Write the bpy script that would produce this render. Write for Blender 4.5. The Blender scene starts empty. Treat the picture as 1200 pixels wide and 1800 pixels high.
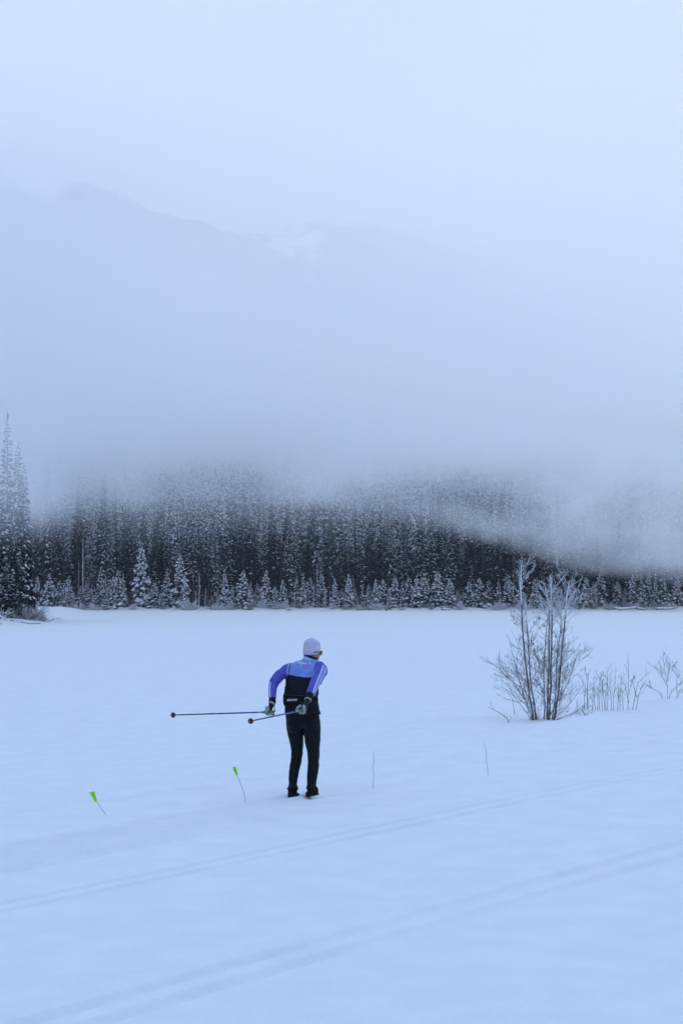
import bpy, bmesh, math, random
import numpy as np
from mathutils import Vector, Matrix, noise as mnoise
from mathutils.bvhtree import BVHTree

S = bpy.context.scene
COL = S.collection
R = math.radians

# ------------------------------------------------------------------ camera, sky, sun, exposure
CAM_Z, PITCH, FPX = 2.234, R(3.32), 2500.0
cam_d = bpy.data.cameras.new('camera')
cam_d.lens = 50.0; cam_d.sensor_width = 36.0; cam_d.sensor_fit = 'AUTO'
cam_d.clip_start = 0.1; cam_d.clip_end = 12000
cam = bpy.data.objects.new('camera', cam_d); COL.objects.link(cam)
cam.location = (0, 0, CAM_Z); cam.rotation_euler = (R(90) + PITCH, 0, 0)
S.camera = cam

SKY_LOW = (6.9, 7.25, 7.9, 1); SKY_HIGH = (5.85, 8.6, 13.6, 1)
SUN_EL, SUN_AZ = R(18), R(-97)     # low winter sun: a ridge added out of frame on the left keeps the lake in shade, the fog above it is lit
w = bpy.data.worlds.new('World'); S.world = w; w.use_nodes = True
nt = w.node_tree; nt.nodes.clear()
sky = nt.nodes.new('ShaderNodeTexSky'); sky.sky_type = 'NISHITA'; sky.sun_disc = False
sky.sun_elevation = SUN_EL; sky.sun_rotation = SUN_AZ; sky.altitude = 1300; sky.air_density = 1.0; sky.dust_density = 0.6; sky.ozone_density = 1.6
veil = nt.nodes.new('ShaderNodeMix'); veil.data_type = 'RGBA'     # thin high overcast, palest towards the horizon all round
veil.inputs['Factor'].default_value = 0.85
wtc = nt.nodes.new('ShaderNodeTexCoord'); wsx = nt.nodes.new('ShaderNodeSeparateXYZ'); nt.links.new(wtc.outputs['Generated'], wsx.inputs[0])
wr = nt.nodes.new('ShaderNodeMapRange'); wr.interpolation_type = 'SMOOTHSTEP'
wr.inputs['From Min'].default_value = 0.0; wr.inputs['From Max'].default_value = 0.75
nt.links.new(wsx.outputs['Z'], wr.inputs['Value'])
grad = nt.nodes.new('ShaderNodeMix'); grad.data_type = 'RGBA'
grad.inputs['A'].default_value = SKY_LOW; grad.inputs['B'].default_value = SKY_HIGH
nt.links.new(wr.outputs['Result'], grad.inputs['Factor']); nt.links.new(grad.outputs['Result'], veil.inputs['B'])
bg = nt.nodes.new('ShaderNodeBackground'); bg.inputs['Strength'].default_value = 0.1
wo = nt.nodes.new('ShaderNodeOutputWorld')
nt.links.new(sky.outputs['Color'], veil.inputs['A'])
nt.links.new(veil.outputs['Result'], bg.inputs['Color'])
nt.links.new(bg.outputs['Background'], wo.inputs['Surface'])

sl = bpy.data.lights.new('sun', 'SUN'); sl.energy = 3.3; sl.angle = R(1.5); sl.color = (1.0, 0.90, 0.76)
sun = bpy.data.objects.new('sun', sl); COL.objects.link(sun)
_sd = Vector((math.sin(SUN_AZ) * math.cos(SUN_EL), math.cos(SUN_AZ) * math.cos(SUN_EL), math.sin(SUN_EL)))
sun.rotation_euler = _sd.to_track_quat('Z', 'Y').to_euler(); sun.location = _sd * 50

S.view_settings.view_transform = 'Standard'; S.view_settings.look = 'None'
S.view_settings.exposure = 0.0; S.view_settings.gamma = 1.0; S.view_settings.use_curve_mapping = False
S.render.engine = 'CYCLES'
cy = S.cycles
cy.use_adaptive_sampling = True; cy.adaptive_threshold = 0.03
cy.use_denoising = True
try: cy.denoiser = 'OPENIMAGEDENOISE'; cy.denoising_prefilter = 'ACCURATE'
except Exception: pass
cy.max_bounces = 12; cy.diffuse_bounces = 3; cy.glossy_bounces = 2; cy.transmission_bounces = 3
cy.volume_bounces = 10; cy.transparent_max_bounces = 8
cy.volume_step_rate = 2.0; cy.volume_max_steps = 128
cy.caustics_reflective = False; cy.caustics_refractive = False

# ------------------------------------------------------------------ helpers
def W(px, py, d):
    """the place that the pixel (px, py) of the 1200 x 1800 photograph shows at depth d metres"""
    a, b = (px - 600) / FPX, -(py - 900) / FPX
    c, s = math.cos(PITCH), math.sin(PITCH)
    v = Vector((a, c - b * s, s + b * c))
    return Vector((0, 0, CAM_Z)) + v * (d / v.y)

def mesh_np(name, V, F, mats=(), midx=None, smooth=False):
    """V (n,3); F a list of int arrays (m,k); midx a list of arrays (m,) or None"""
    me = bpy.data.meshes.new(name)
    V = np.asarray(V, dtype=np.float32)
    F = [np.asarray(f, dtype=np.int32) for f in F if len(f)]
    me.vertices.add(len(V)); me.vertices.foreach_set('co', V.ravel())
    nl = sum(f.size for f in F); npoly = sum(len(f) for f in F)
    me.loops.add(nl); me.polygons.add(npoly)
    me.loops.foreach_set('vertex_index', np.concatenate([f.ravel() for f in F]))
    tot = np.concatenate([np.full(len(f), f.shape[1], dtype=np.int32) for f in F])
    st = np.zeros(npoly, dtype=np.int32); st[1:] = np.cumsum(tot)[:-1]
    me.polygons.foreach_set('loop_start', st)
    for m in mats: me.materials.append(m)
    if midx is not None:
        me.polygons.foreach_set('material_index', np.concatenate([np.asarray(i, dtype=np.int32) for i in midx]))
    if smooth: me.polygons.foreach_set('use_smooth', np.ones(npoly, dtype=bool))
    me.update(calc_edges=True); me.validate()
    return me

class MB:
    """collects vertices and faces into ONE mesh"""
    def __init__(s): s.v, s.f, s.m = [], [], []
    def add(s, vs, fs, m=0):
        o = len(s.v); s.v += [tuple(p) for p in vs]
        for f in fs: s.f.append(tuple(i + o for i in f)); s.m.append(m)
    def tube(s, pts, rad, n=5, m=0, cap=True, flat=None):
        pts = [Vector(p) for p in pts]
        if not hasattr(rad, '__len__'): rad = [rad] * len(pts)
        ref = Vector((0.31, 0.22, 0.92)); vs = []
        t0 = (pts[-1] - pts[0]).normalized() if (pts[-1] - pts[0]).length > 1e-6 else Vector((0, 0, 1))
        if abs(t0.dot(ref)) > 0.9: ref = Vector((0.9, 0.3, 0.1))
        for i, p in enumerate(pts):
            t = (pts[min(i + 1, len(pts) - 1)] - pts[max(i - 1, 0)])
            t = t.normalized() if t.length > 1e-9 else t0
            a = t.cross(ref).normalized(); b = t.cross(a)
            for k in range(n):
                q = 2 * math.pi * k / n
                vs.append(p + (a * math.cos(q) + b * math.sin(q)) * rad[i])
        fs = []
        for i in range(len(pts) - 1):
            for k in range(n):
                k2 = (k + 1) % n
                fs.append((i * n + k, i * n + k2, (i + 1) * n + k2, (i + 1) * n + k))
        if cap:
            fs.append(tuple(range(n - 1, -1, -1))); fs.append(tuple((len(pts) - 1) * n + k for k in range(n)))
        s.add(vs, fs, m)
    def rings(s, rings, m=0, cap=True, closed=False):
        n = len(rings[0]); vs = [p for r in rings for p in r]; fs = []
        L = len(rings)
        for i in range(L if closed else L - 1):
            j = (i + 1) % L
            for k in range(n):
                k2 = (k + 1) % n
                fs.append((i * n + k, i * n + k2, j * n + k2, j * n + k))
        if cap and not closed:
            fs.append(tuple(range(n - 1, -1, -1))); fs.append(tuple((L - 1) * n + k for k in range(n)))
        s.add(vs, fs, m)
    def mesh(s, name, mats=(), smooth=True):
        me = bpy.data.meshes.new(name); me.from_pydata(s.v, [], s.f)
        for x in mats: me.materials.append(x)
        me.polygons.foreach_set('material_index', s.m)
        if smooth: me.polygons.foreach_set('use_smooth', [True] * len(me.polygons))
        me.update(); return me

def link(name, data, parent=None, loc=None):
    o = bpy.data.objects.new(name, data); COL.objects.link(o)
    if parent is not None: o.parent = parent
    if loc is not None: o.location = loc
    return o
def tag(o, label=None, cat=None, group=None, kind=None):
    if label: o['label'] = label
    if cat: o['category'] = cat
    if group: o['group'] = group
    if kind: o['kind'] = kind
    return o
def thing(name, label, cat, loc=(0, 0, 0), group=None, rz=0.0):
    o = bpy.data.objects.new(name, None); COL.objects.link(o)
    o.location = loc; o.rotation_euler = (0, 0, rz); o.empty_display_size = 0.2
    return tag(o, label, cat, group)

# value noise on numpy arrays
_rngn = np.random.default_rng(11); _tab = _rngn.random((256, 256)).astype(np.float32)
def vnoise(x, y):
    xi, yi = np.floor(x).astype(int), np.floor(y).astype(int)
    fx, fy = x - xi, y - yi
    fx = fx * fx * (3 - 2 * fx); fy = fy * fy * (3 - 2 * fy)
    a = _tab[xi & 255, yi & 255]; b = _tab[(xi + 1) & 255, yi & 255]
    c = _tab[xi & 255, (yi + 1) & 255]; d = _tab[(xi + 1) & 255, (yi + 1) & 255]
    return (a * (1 - fx) + b * fx) * (1 - fy) + (c * (1 - fx) + d * fx) * fy - 0.5
def fbm(x, y, o=4):
    t, a = 0.0, 1.0
    for i in range(o):
        t = t + a * vnoise(x + 17.3 * i, y - 9.1 * i); x = x * 2.03; y = y * 2.03; a *= 0.5
    return t
def sst(a, b, x):
    t = np.clip((x - a) / (b - a), 0, 1); return t * t * (3 - 2 * t)

# ------------------------------------------------------------------ materials
def mat(name, col, rough=0.7, spec=0.3, var=0.0, vscale=8.0, col2=None, bump=0.0, bscale=40.0, detail=4.0, metallic=0.0, sheen=0.0, lo=0.35, hi=0.65):
    m = bpy.data.materials.new(name); m.use_nodes = True
    t = m.node_tree; b = t.nodes['Principled BSDF']
    b.inputs['Roughness'].default_value = rough; b.inputs['Specular IOR Level'].default_value = spec
    b.inputs['Metallic'].default_value = metallic
    if sheen: b.inputs['Sheen Weight'].default_value = sheen
    c = (*col, 1); b.inputs['Base Color'].default_value = c
    tc = t.nodes.new('ShaderNodeTexCoord')
    if var or col2:
        n = t.nodes.new('ShaderNodeTexNoise'); n.inputs['Scale'].default_value = vscale; n.inputs['Detail'].default_value = detail
        t.links.new(tc.outputs['Object'], n.inputs['Vector'])
        r = t.nodes.new('ShaderNodeValToRGB')
        c2 = col2 if col2 else tuple(min(1, x * (1 + var)) for x in col)
        c1 = col if col2 else tuple(x * (1 - var) for x in col)
        r.color_ramp.elements[0].position = lo; r.color_ramp.elements[1].position = hi
        r.color_ramp.elements[0].color = (*c1, 1); r.color_ramp.elements[1].color = (*c2, 1)
        t.links.new(n.outputs['Fac'], r.inputs['Fac']); t.links.new(r.outputs['Color'], b.inputs['Base Color'])
    if bump:
        n2 = t.nodes.new('ShaderNodeTexNoise'); n2.inputs['Scale'].default_value = bscale; n2.inputs['Detail'].default_value = 3
        t.links.new(tc.outputs['Object'], n2.inputs['Vector'])
        bp = t.nodes.new('ShaderNodeBump'); bp.inputs['Strength'].default_value = bump; bp.inputs['Distance'].default_value = 0.02
        t.links.new(n2.outputs['Fac'], bp.inputs['Height']); t.links.new(bp.outputs['Normal'], b.inputs['Normal'])
    return m

M = {}
M['snow'] = mat('snow', (0.805, 0.822, 0.85), 0.65, 0.25, col2=(0.855, 0.868, 0.89), vscale=2.2, detail=12, bump=0.30, bscale=26)
M['far_snow'] = mat('far_snow', (0.80, 0.82, 0.85), 0.8, 0.1, var=0.03, vscale=0.05)
M['bough_snow'] = mat('bough_snow', (0.78, 0.80, 0.84), 0.8, 0.1, var=0.06, vscale=3)
M['needles'] = mat('needles', (0.012, 0.0135, 0.019), 0.8, 0.12, col2=(0.033, 0.037, 0.046), vscale=1.3)
M['frosted_needles'] = mat('frosted_needles', (0.022, 0.028, 0.028), 0.8, 0.1, col2=(0.23, 0.25, 0.28), vscale=1.7, lo=0.42, hi=0.75)
M['conifer_bark'] = mat('conifer_bark', (0.05, 0.043, 0.04), 0.9, 0.1, col2=(0.16, 0.15, 0.15), vscale=4)
M['snag_bark'] = mat('snag_bark', (0.30, 0.29, 0.29), 0.85, 0.1, col2=(0.62, 0.63, 0.66), vscale=3)
M['log_bark'] = mat('log_bark', (0.12, 0.11, 0.105), 0.9, 0.1, col2=(0.28, 0.26, 0.25), vscale=5)
M['stem_bark'] = mat('stem_bark', (0.07, 0.056, 0.05), 0.85, 0.15, col2=(0.21, 0.18, 0.165), vscale=14, bump=0.4, bscale=60)
M['red_bark'] = mat('red_bark', (0.12, 0.08, 0.08), 0.8, 0.15, col2=(0.30, 0.25, 0.25), vscale=25)
M['twig'] = mat('frosted_twig', (0.19, 0.155, 0.145), 0.8, 0.1, col2=(0.50, 0.47, 0.47), vscale=9, lo=0.34, hi=0.70)
M['frost'] = mat('frost', (0.60, 0.61, 0.65), 0.8, 0.1, col2=(0.82, 0.84, 0.87), vscale=20)
M['wire'] = mat('wire', (0.25, 0.26, 0.29), .5, .5, var=.2, vscale=30)
M['shore_twig'] = mat('shore_twig', (0.24, 0.22, 0.225), 0.9, 0.1, col2=(0.66, 0.67, 0.70), vscale=0.8, lo=0.35, hi=0.7)
HAZE = 0.00013
CLOUD_COL = (1.0, 1.0, 1.0)
RIDGE = 140.0
CB = (10.0, 10.0, 19.0, 34.0, 26.0, 1.4)     # underside left/right, swell height, softness left/right, exponent
CT = (48.0, 108.0); CF = (100.0, 150.0); CD = 0.019
WISPS = [(1040, 890, 236, 20, 36, 8, .06), (1140, 840, 232, 24, 44, 11, .06), (230, 860, 244, 7, 26, 5, .035), (560, 850, 244, 9, 30, 5, .04), (60, 880, 238, 8, 30, 6, .035), (905, 925, 244, 13, 34, 3.8, .055), (980, 945, 244, 13, 34, 4.6, .07), (1085, 955, 243, 17, 34, 6.6, .085), (1210, 945, 240, 22, 40, 9.0, .10), (1070, 880, 240, 22, 40, 9, .06), (1200, 850, 240, 26, 44, 12, .05),
         (800, 905, 246, 12, 30, 3.6, .03), (690, 880, 246, 15, 30, 4.4, .036), (590, 830, 246, 16, 34, 6.5, .05), (370, 865, 247, 10, 26, 4.0, .02), (120, 850, 240, 18, 34, 7.0, .024), (500, 860, 246, 10, 26, 4, .022),
         (20, 765, 128, 8, 16, 7.5, .06), (20, 850, 128, 8, 16, 7, .03), (280, 795, 246, 34, 44, 5, .02), (760, 795, 248, 30, 44, 7, .055), (950, 800, 246, 28, 44, 8, .06), (1000, 860, 240, 18, 36, 7, .05)]
THIN = [(140, 370, 270, 50, 200, 40, .38), (535, 440, 280, 48, 230, 46, .64), (760, 560, 290, 30, 150, 20, .35), (390, 835, 240, 17, 130, 9, .75), (150, 900, 240, 12, 90, 6, .6)]
# ------------------------------------------------------------------ ground: one sheet, its grid laid along the ski trail
UD = np.array((0.640, 0.768)); VD = np.array((0.768, -0.640))
TRACK_A, TRACK_B = -8.5, -5.87
LAKE = -0.5
def ground_z(x, y, fine=True):
    x = np.asarray(x, dtype=float); y = np.asarray(y, dtype=float)
    u = x * UD[0] + y * UD[1]; v = x * VD[0] + y * VD[1]
    # trail bench, bank down to the frozen lake
    rt = sst(13, 22, u)
    edge = -12.2 - 0.9 * rt + 0.5 * vnoise(u * 0.25, v * 0.1)
    t_ = edge - v
    z = LAKE * (1 - rt) * sst(0, 3.6, t_) + rt * (-0.21 * sst(0, 1.3, t_) - 0.29 * sst(2.6, 6.5, t_))
    # low hummocks along the lip of the bank on the right
    lip = np.exp(-((v - (edge + 0.3)) / 0.7) ** 2)
    z = z + lip * (0.02 + 0.10 * vnoise(u * 0.55 + 3, v * 0.5)) * rt
    z = z + 0.10 * vnoise(u * 0.8 + 11, v * 0.9) * rt * sst(0.3, 1.5, t_) * sst(6, 3, t_)
    near = np.clip(1 - (np.hypot(x, y) - 60) / 60, 0, 1)
    lakey = sst(0.6, 1.0, z / LAKE)
    # wind-packed swells
    z = z + near * (0.05 * fbm(u * 0.16, v * 0.35, 3) * (1 - 0.6 * lakey) + (0.017 * fbm(u * 0.9, v * 1.7, 3) + 0.008 * fbm(u * 2.3, v * 5.5, 2)) * (1 - .62 * sst(-11.2, -10.4, v)) + 0.004 * fbm(u * 0.5, v * 9, 2) * sst(-11.2, -10.4, v))
    z = z + near * lakey * 0.035 * fbm(x * 0.12 + 40, y * 0.5, 3)
    far = 1 - near
    z = z + far * 0.05 * fbm(x * 0.03, y * 0.1, 2) * (np.hypot(x, y) < 400)
    if fine:
        wob = 0.05 * vnoise(u * 0.12, u * 0 + 3.3) + 0.008 * vnoise(u * 0.9, u * 0 + 5.1)
        def groove(c, wd, dp, k=0.0):
            return -dp * np.exp(-np.abs((v - c - wob * (1 + k)) / wd) ** 3)
        tr = np.zeros_like(z)
        # classic track beside the far lane: two grooves on a slightly raised shoulder
        for s in (-0.115, 0.115):
            tr += groove(TRACK_A + s, 0.036, 0.060) * (0.20 + 0.72 * sst(21, 10, u + 3 * vnoise(u * .3, u * 0)))
        tr += 0.004 * np.exp(-((v - TRACK_A) / 0.26) ** 4)
        # nearer track, softer and partly drifted in
        soft = 0.75 + 0.5 * vnoise(u * 0.5, v * 0.2 + 8)
        for s in (-0.13, 0.13):
            tr += groove(TRACK_B + s, 0.052, 0.072, 0.4) * soft
        tr += 0.007 * np.exp(-((v - TRACK_B) / 0.34) ** 4) * soft - 0.008 * np.exp(-((v - TRACK_B - 0.62) / 0.2) ** 2)
        # edge left by the groomer's pan along the near lane, and faint long drag lines
        wv = 0.05 * vnoise(u * 0.2, u * 0 + 6.6)
        tr += 0.020 * sst(TRACK_B - 0.46 + wv, TRACK_B - 0.43 + wv, v) * sst(TRACK_B + 0.2, TRACK_B - 0.3, v) * (0.4 + soft * .6)
        for c_, a_ in ((-9.62, .5), (-9.05, .8), (-7.62, .35), (-4.9, .5), (-11.55, .6)):
            tr += -0.012 * a_ * np.exp(-np.abs((v - c_ - 1.6 * wv) / 0.035) ** 3) * np.clip(0.5 + 1.6 * vnoise(u * 0.22 + c_, v * 0 + c_), 0, 1)
        # older faint double line beyond the markers, fading out
        for s in (-0.10, 0.10):
            tr += groove(-12.0 + s + 0.055 * (u - 10), 0.045, 0.040, 0.2) * sst(20, 12, u)
            tr += groove(-10.9 + s * 0.8, 0.04, 0.028, -0.3) * sst(10, 15, u) * sst(34, 24, u)
        # edge of the groomed lane
        tr += 0.018 * np.exp(-((v + 9.25 + 0.1 * vnoise(u * 0.3, v * 0 + 2)) / 0.09) ** 2) * (0.6 + vnoise(u * 0.7, v))
        tr += -0.012 * np.exp(-((v + 7.35) / 0.10) ** 2) * (0.5 + vnoise(u * 0.4, v))
        # corduroy left by the groomer, scuffed away up the trail
        cord = sst(-10.75, -10.45, v) * sst(-9.35, -9.55, v) * sst(15.5, 8.5, u + 1.5 * vnoise(u * 0.5, v * 2))
        tr += 0.020 * np.sin(2 * math.pi * v / 0.085 + 0.6 * vnoise(u * 0.4, v * 0.5)) * cord
        c2 = sst(-8.2, -7.9, v) * sst(-6.3, -6.6, v) * (0.35 + vnoise(u * 0.35, v * 0.7))
        tr += 0.004 * np.sin(2 * math.pi * v / 0.085) * np.clip(c2, 0, 1)
        # scuffs, small crusts and skate marks
        ch = np.clip(fbm(u * 1.6 + 9, v * 3.2, 3) - 0.22, 0, 1)
        tr += 0.075 * ch * (0.25 + 0.75 * np.exp(-((v + 13.0) / 1.6) ** 2)) 
        sk = np.abs(((u * 0.55 + (v + 10.4) * 1.25 + 0.6 * vnoise(u * 0.2, v * 0.2)) % 1.9) - 0.95)
        tr += -0.010 * np.exp(-(sk / 0.05) ** 2) * sst(-11.4, -10.9, v) * sst(-9.0, -9.6, v) * sst(8, 14, u)
        z = z + tr * sst(90, 45, np.hypot(x, y))
        # slight hollow where the skier stands
        for (fx, fy) in ((-0.53, 15.74), (-0.33, 15.62)):      # snow pushed up round the boots
            q = np.hypot((x - fx) / 0.09, (y - fy) / 0.17)
            z = z + 0.022 * np.exp(-((q - 1.25) / 0.42) ** 2) - 0.02 * np.exp(-(q / .8) ** 2)
    return z
def gz(x, y): return float(ground_z(np.array([x]), np.array([y]))[0])

def grow(a, step, end, k=1.16):
    out = [a]; s = step
    while abs(out[-1] - a) < abs(end - a):
        out.append(out[-1] + math.copysign(s, end - a)); s *= k
    return out
us = list(np.arange(1.0, 42.0, 0.11))
us = sorted(set(grow(us[0], 0.2, -900)[1:] + us + grow(us[-1], 0.2, 3000)[1:]))
vs = []
v = -21.0
while v < -3.5:
    vs.append(v)
    fine = -10.8 < v < -9.2 or abs(v - TRACK_A) < 0.4 or abs(v - TRACK_B) < 0.55
    v += 0.0145 if fine else 0.04
vs = sorted(set(grow(vs[0], 0.08, -3000, 1.1)[1:] + vs + grow(vs[-1], 0.08, 900, 1.14)[1:]))
us, vs = np.array(us), np.array(vs)
UU, VV = np.meshgrid(us, vs, indexing='ij')
X = UU * UD[0] + VV * VD[0]; Y = UU * UD[1] + VV * VD[1]
Z = ground_z(X, Y)
nu, nv = UU.shape
idx = np.arange(nu * nv).reshape(nu, nv)
Q = np.stack([idx[:-1, :-1], idx[:-1, 1:], idx[1:, 1:], idx[1:, :-1]], -1).reshape(-1, 4)[:, ::-1]
g = link('ground', mesh_np('ground', np.stack([X, Y, Z], -1).reshape(-1, 3), [Q], [M['snow']], None, True))
tag(g, kind='structure')
if g.data.polygons[0].normal.z < 0: g.data.flip_normals()

# ------------------------------------------------------------------ wooded hillside beyond the lake, and the mountains in the cloud
def hill_z(x, y):
    sh = 248 + 2.0 * fbm(x * 0.05, x * 0 + 1.5, 3) + 6 * sst(-35, -60, x)
    t = y - sh
    z = LAKE - 0.25 + 0.75 * sst(-3, 4, t) + 0.35 * fbm(x * 0.3, y * 0.3, 3) * sst(-3, 1, t)
    r = np.clip(t - 12, 0, None)
    return z + 0.215 * r * (1 - np.exp(-r / 22)) * (1 + 0.25 * fbm(x * 0.012, y * 0.01, 2)) + 1.2 * fbm(x * 0.05, y * 0.05, 3) * sst(0, 30, r)
xs = np.concatenate([np.linspace(-420, -82, 40), np.linspace(-80, 80, 150), np.linspace(82, 420, 40)])
ys = np.concatenate([np.linspace(240, 262, 34), np.linspace(263.5, 700, 90)])
XX, YY = np.meshgrid(xs, ys, indexing='ij'); idx = np.arange(XX.size).reshape(XX.shape)
Q = np.stack([idx[:-1, :-1], idx[1:, :-1], idx[1:, 1:], idx[:-1, 1:]], -1).reshape(-1, 4)
tag(link('hillside', mesh_np('hillside', np.stack([XX, YY, hill_z(XX, YY)], -1).reshape(-1, 3), [Q], [M['far_snow']], None, True)), kind='structure')

def mountain_material(name, spots):
    m = bpy.data.materials.new(name); m.use_nodes = True; t = m.node_tree; b = t.nodes['Principled BSDF']
    b.inputs['Roughness'].default_value = 0.9; b.inputs['Specular IOR Level'].default_value = 0.05
    geo = t.nodes.new('ShaderNodeNewGeometry')
    n = t.nodes.new('ShaderNodeTexNoise'); n.inputs['Scale'].default_value = 0.045; n.inputs['Detail'].default_value = 6
    t.links.new(geo.outputs['Position'], n.inputs['Vector'])
    val = None
    for (c, r) in spots:
        d = t.nodes.new('ShaderNodeVectorMath'); d.operation = 'DISTANCE'; d.inputs[1].default_value = c
        t.links.new(geo.outputs['Position'], d.inputs[0])
        mr = t.nodes.new('ShaderNodeMapRange'); mr.inputs['From Min'].default_value = r; mr.inputs['From Max'].default_value = 0
        t.links.new(d.outputs['Value'], mr.inputs['Value'])
        if val is None: val = mr.outputs['Result']
        else:
            mx = t.nodes.new('ShaderNodeMath'); mx.operation = 'MAXIMUM'; t.links.new(val, mx.inputs[0]); t.links.new(mr.outputs['Result'], mx.inputs[1]); val = mx.outputs['Value']
    ad = t.nodes.new('ShaderNodeMath'); ad.operation = 'MULTIPLY_ADD'; ad.inputs[1].default_value = 0.34
    t.links.new(val, ad.inputs[0]); t.links.new(n.outputs['Fac'], ad.inputs[2])
    r = t.nodes.new('ShaderNodeValToRGB'); r.color_ramp.elements[0].position = 0.60; r.color_ramp.elements[1].position = 0.70
    r.color_ramp.elements[0].color = (0.055, 0.06, 0.065, 1); r.color_ramp.elements[1].color = (0.85, 0.84, 0.82, 1)
    t.links.new(ad.outputs['Value'], r.inputs['Fac']); t.links.new(r.outputs['Color'], b.inputs['Base Color'])
    return m
def mountain(name, dist, ridge, depth, spots, seed):
    rx = np.array([W(p, 900, dist).x for p, _ in ridge]); rz = np.array([W(600, q, dist).z for _, q in ridge])
    xs = np.linspace(rx[0], rx[-1], 150); ys = np.concatenate([np.linspace(dist - depth, dist, 46), np.linspace(dist + depth * 0.05, dist + depth * 0.8, 14)])
    XX, YY = np.meshgrid(xs, ys, indexing='ij')
    top = np.interp(XX, rx, rz)
    k = np.where(YY <= dist, np.clip((YY - dist + depth) / depth, 0, 1) ** 1.25, np.clip(1 - (YY - dist) / (depth * 0.85), 0, 1))
    Zm = top * k + (fbm(XX * 0.012 + seed, YY * 0.012, 5) * 26 * (0.3 + 0.7 * k) + 5 * fbm(XX * 0.12, YY * 0.1 + seed, 2)) * (k < 1.01) - 2
    idx = np.arange(XX.size).reshape(XX.shape)
    Q = np.stack([idx[:-1, :-1], idx[1:, :-1], idx[1:, 1:], idx[:-1, 1:]], -1).reshape(-1, 4)
    return tag(link(name, mesh_np(name, np.stack([XX, YY, Zm], -1).reshape(-1, 3), [Q], [mountain_material(name, spots)], None, True)), kind='structure')
mountain('mountain', 1150, [(-900, 560), (-500, 420), (-250, 345), (-60, 315), (0, 308), (115, 290), (180, 318), (260, 350), (450, 432), (600, 508), (800, 600), (1000, 690), (1250, 770), (1700, 860)], 520,
         [(tuple(W(65, 314, 1140)), 34)], 3)
mountain('mountain_behind', 1700, [(-400, 640), (100, 520), (330, 440), (420, 405), (520, 385), (640, 398), (760, 420), (860, 470), (1000, 545), (1200, 620), (1700, 760)], 480,
         [(tuple(W(522, 415, 1672)), 55), (tuple(W(640, 515, 1560)), 22)], 21)

# ridge added out of frame on the left so its shadow covers the lake
xs = np.linspace(-620, -172, 40); ys = np.linspace(-700, 1000, 90)
XX, YY = np.meshgrid(xs, ys, indexing='ij')
k = np.where(XX > -330, sst(-172, -330, XX), sst(-620, -330, XX)) ** 0.9
Zs = RIDGE * k * (1 + 0.06 * fbm(YY * 0.01, XX * 0.004, 3)) + 6 * fbm(XX * 0.03, YY * 0.03, 4) * k - 3
idx = np.arange(XX.size).reshape(XX.shape)
Q = np.stack([idx[:-1, :-1], idx[1:, :-1], idx[1:, 1:], idx[:-1, 1:]], -1).reshape(-1, 4)
tag(link('added_shade_ridge', mesh_np('added_shade_ridge', np.stack([XX, YY, Zs], -1).reshape(-1, 3), [Q], [mountain_material('added_shade_ridge', [((0, 0, -900), 1)])], None, True)), kind='structure')
# slope added behind the camera, unseen, to cut low sky light from there
xs = np.linspace(-330, 700, 70); ys = np.linspace(-620, -70, 40)
XX, YY = np.meshgrid(xs, ys, indexing='ij')
k = np.where(YY > -300, sst(-70, -300, YY), sst(-620, -300, YY)) * sst(700, 420, XX)
Zs = 125 * k * (1 + 0.08 * fbm(XX * 0.01 + 4, YY * 0.004, 3)) + 6 * fbm(XX * 0.03, YY * 0.03, 4) * k - 3
idx = np.arange(XX.size).reshape(XX.shape)
Q = np.stack([idx[:-1, :-1], idx[1:, :-1], idx[1:, 1:], idx[:-1, 1:]], -1).reshape(-1, 4)
tag(link('added_shade_slope', mesh_np('added_shade_slope', np.stack([XX, YY, Zs], -1).reshape(-1, 3), [Q], [bpy.data.materials['added_shade_ridge']], None, True)), kind='structure')
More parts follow.
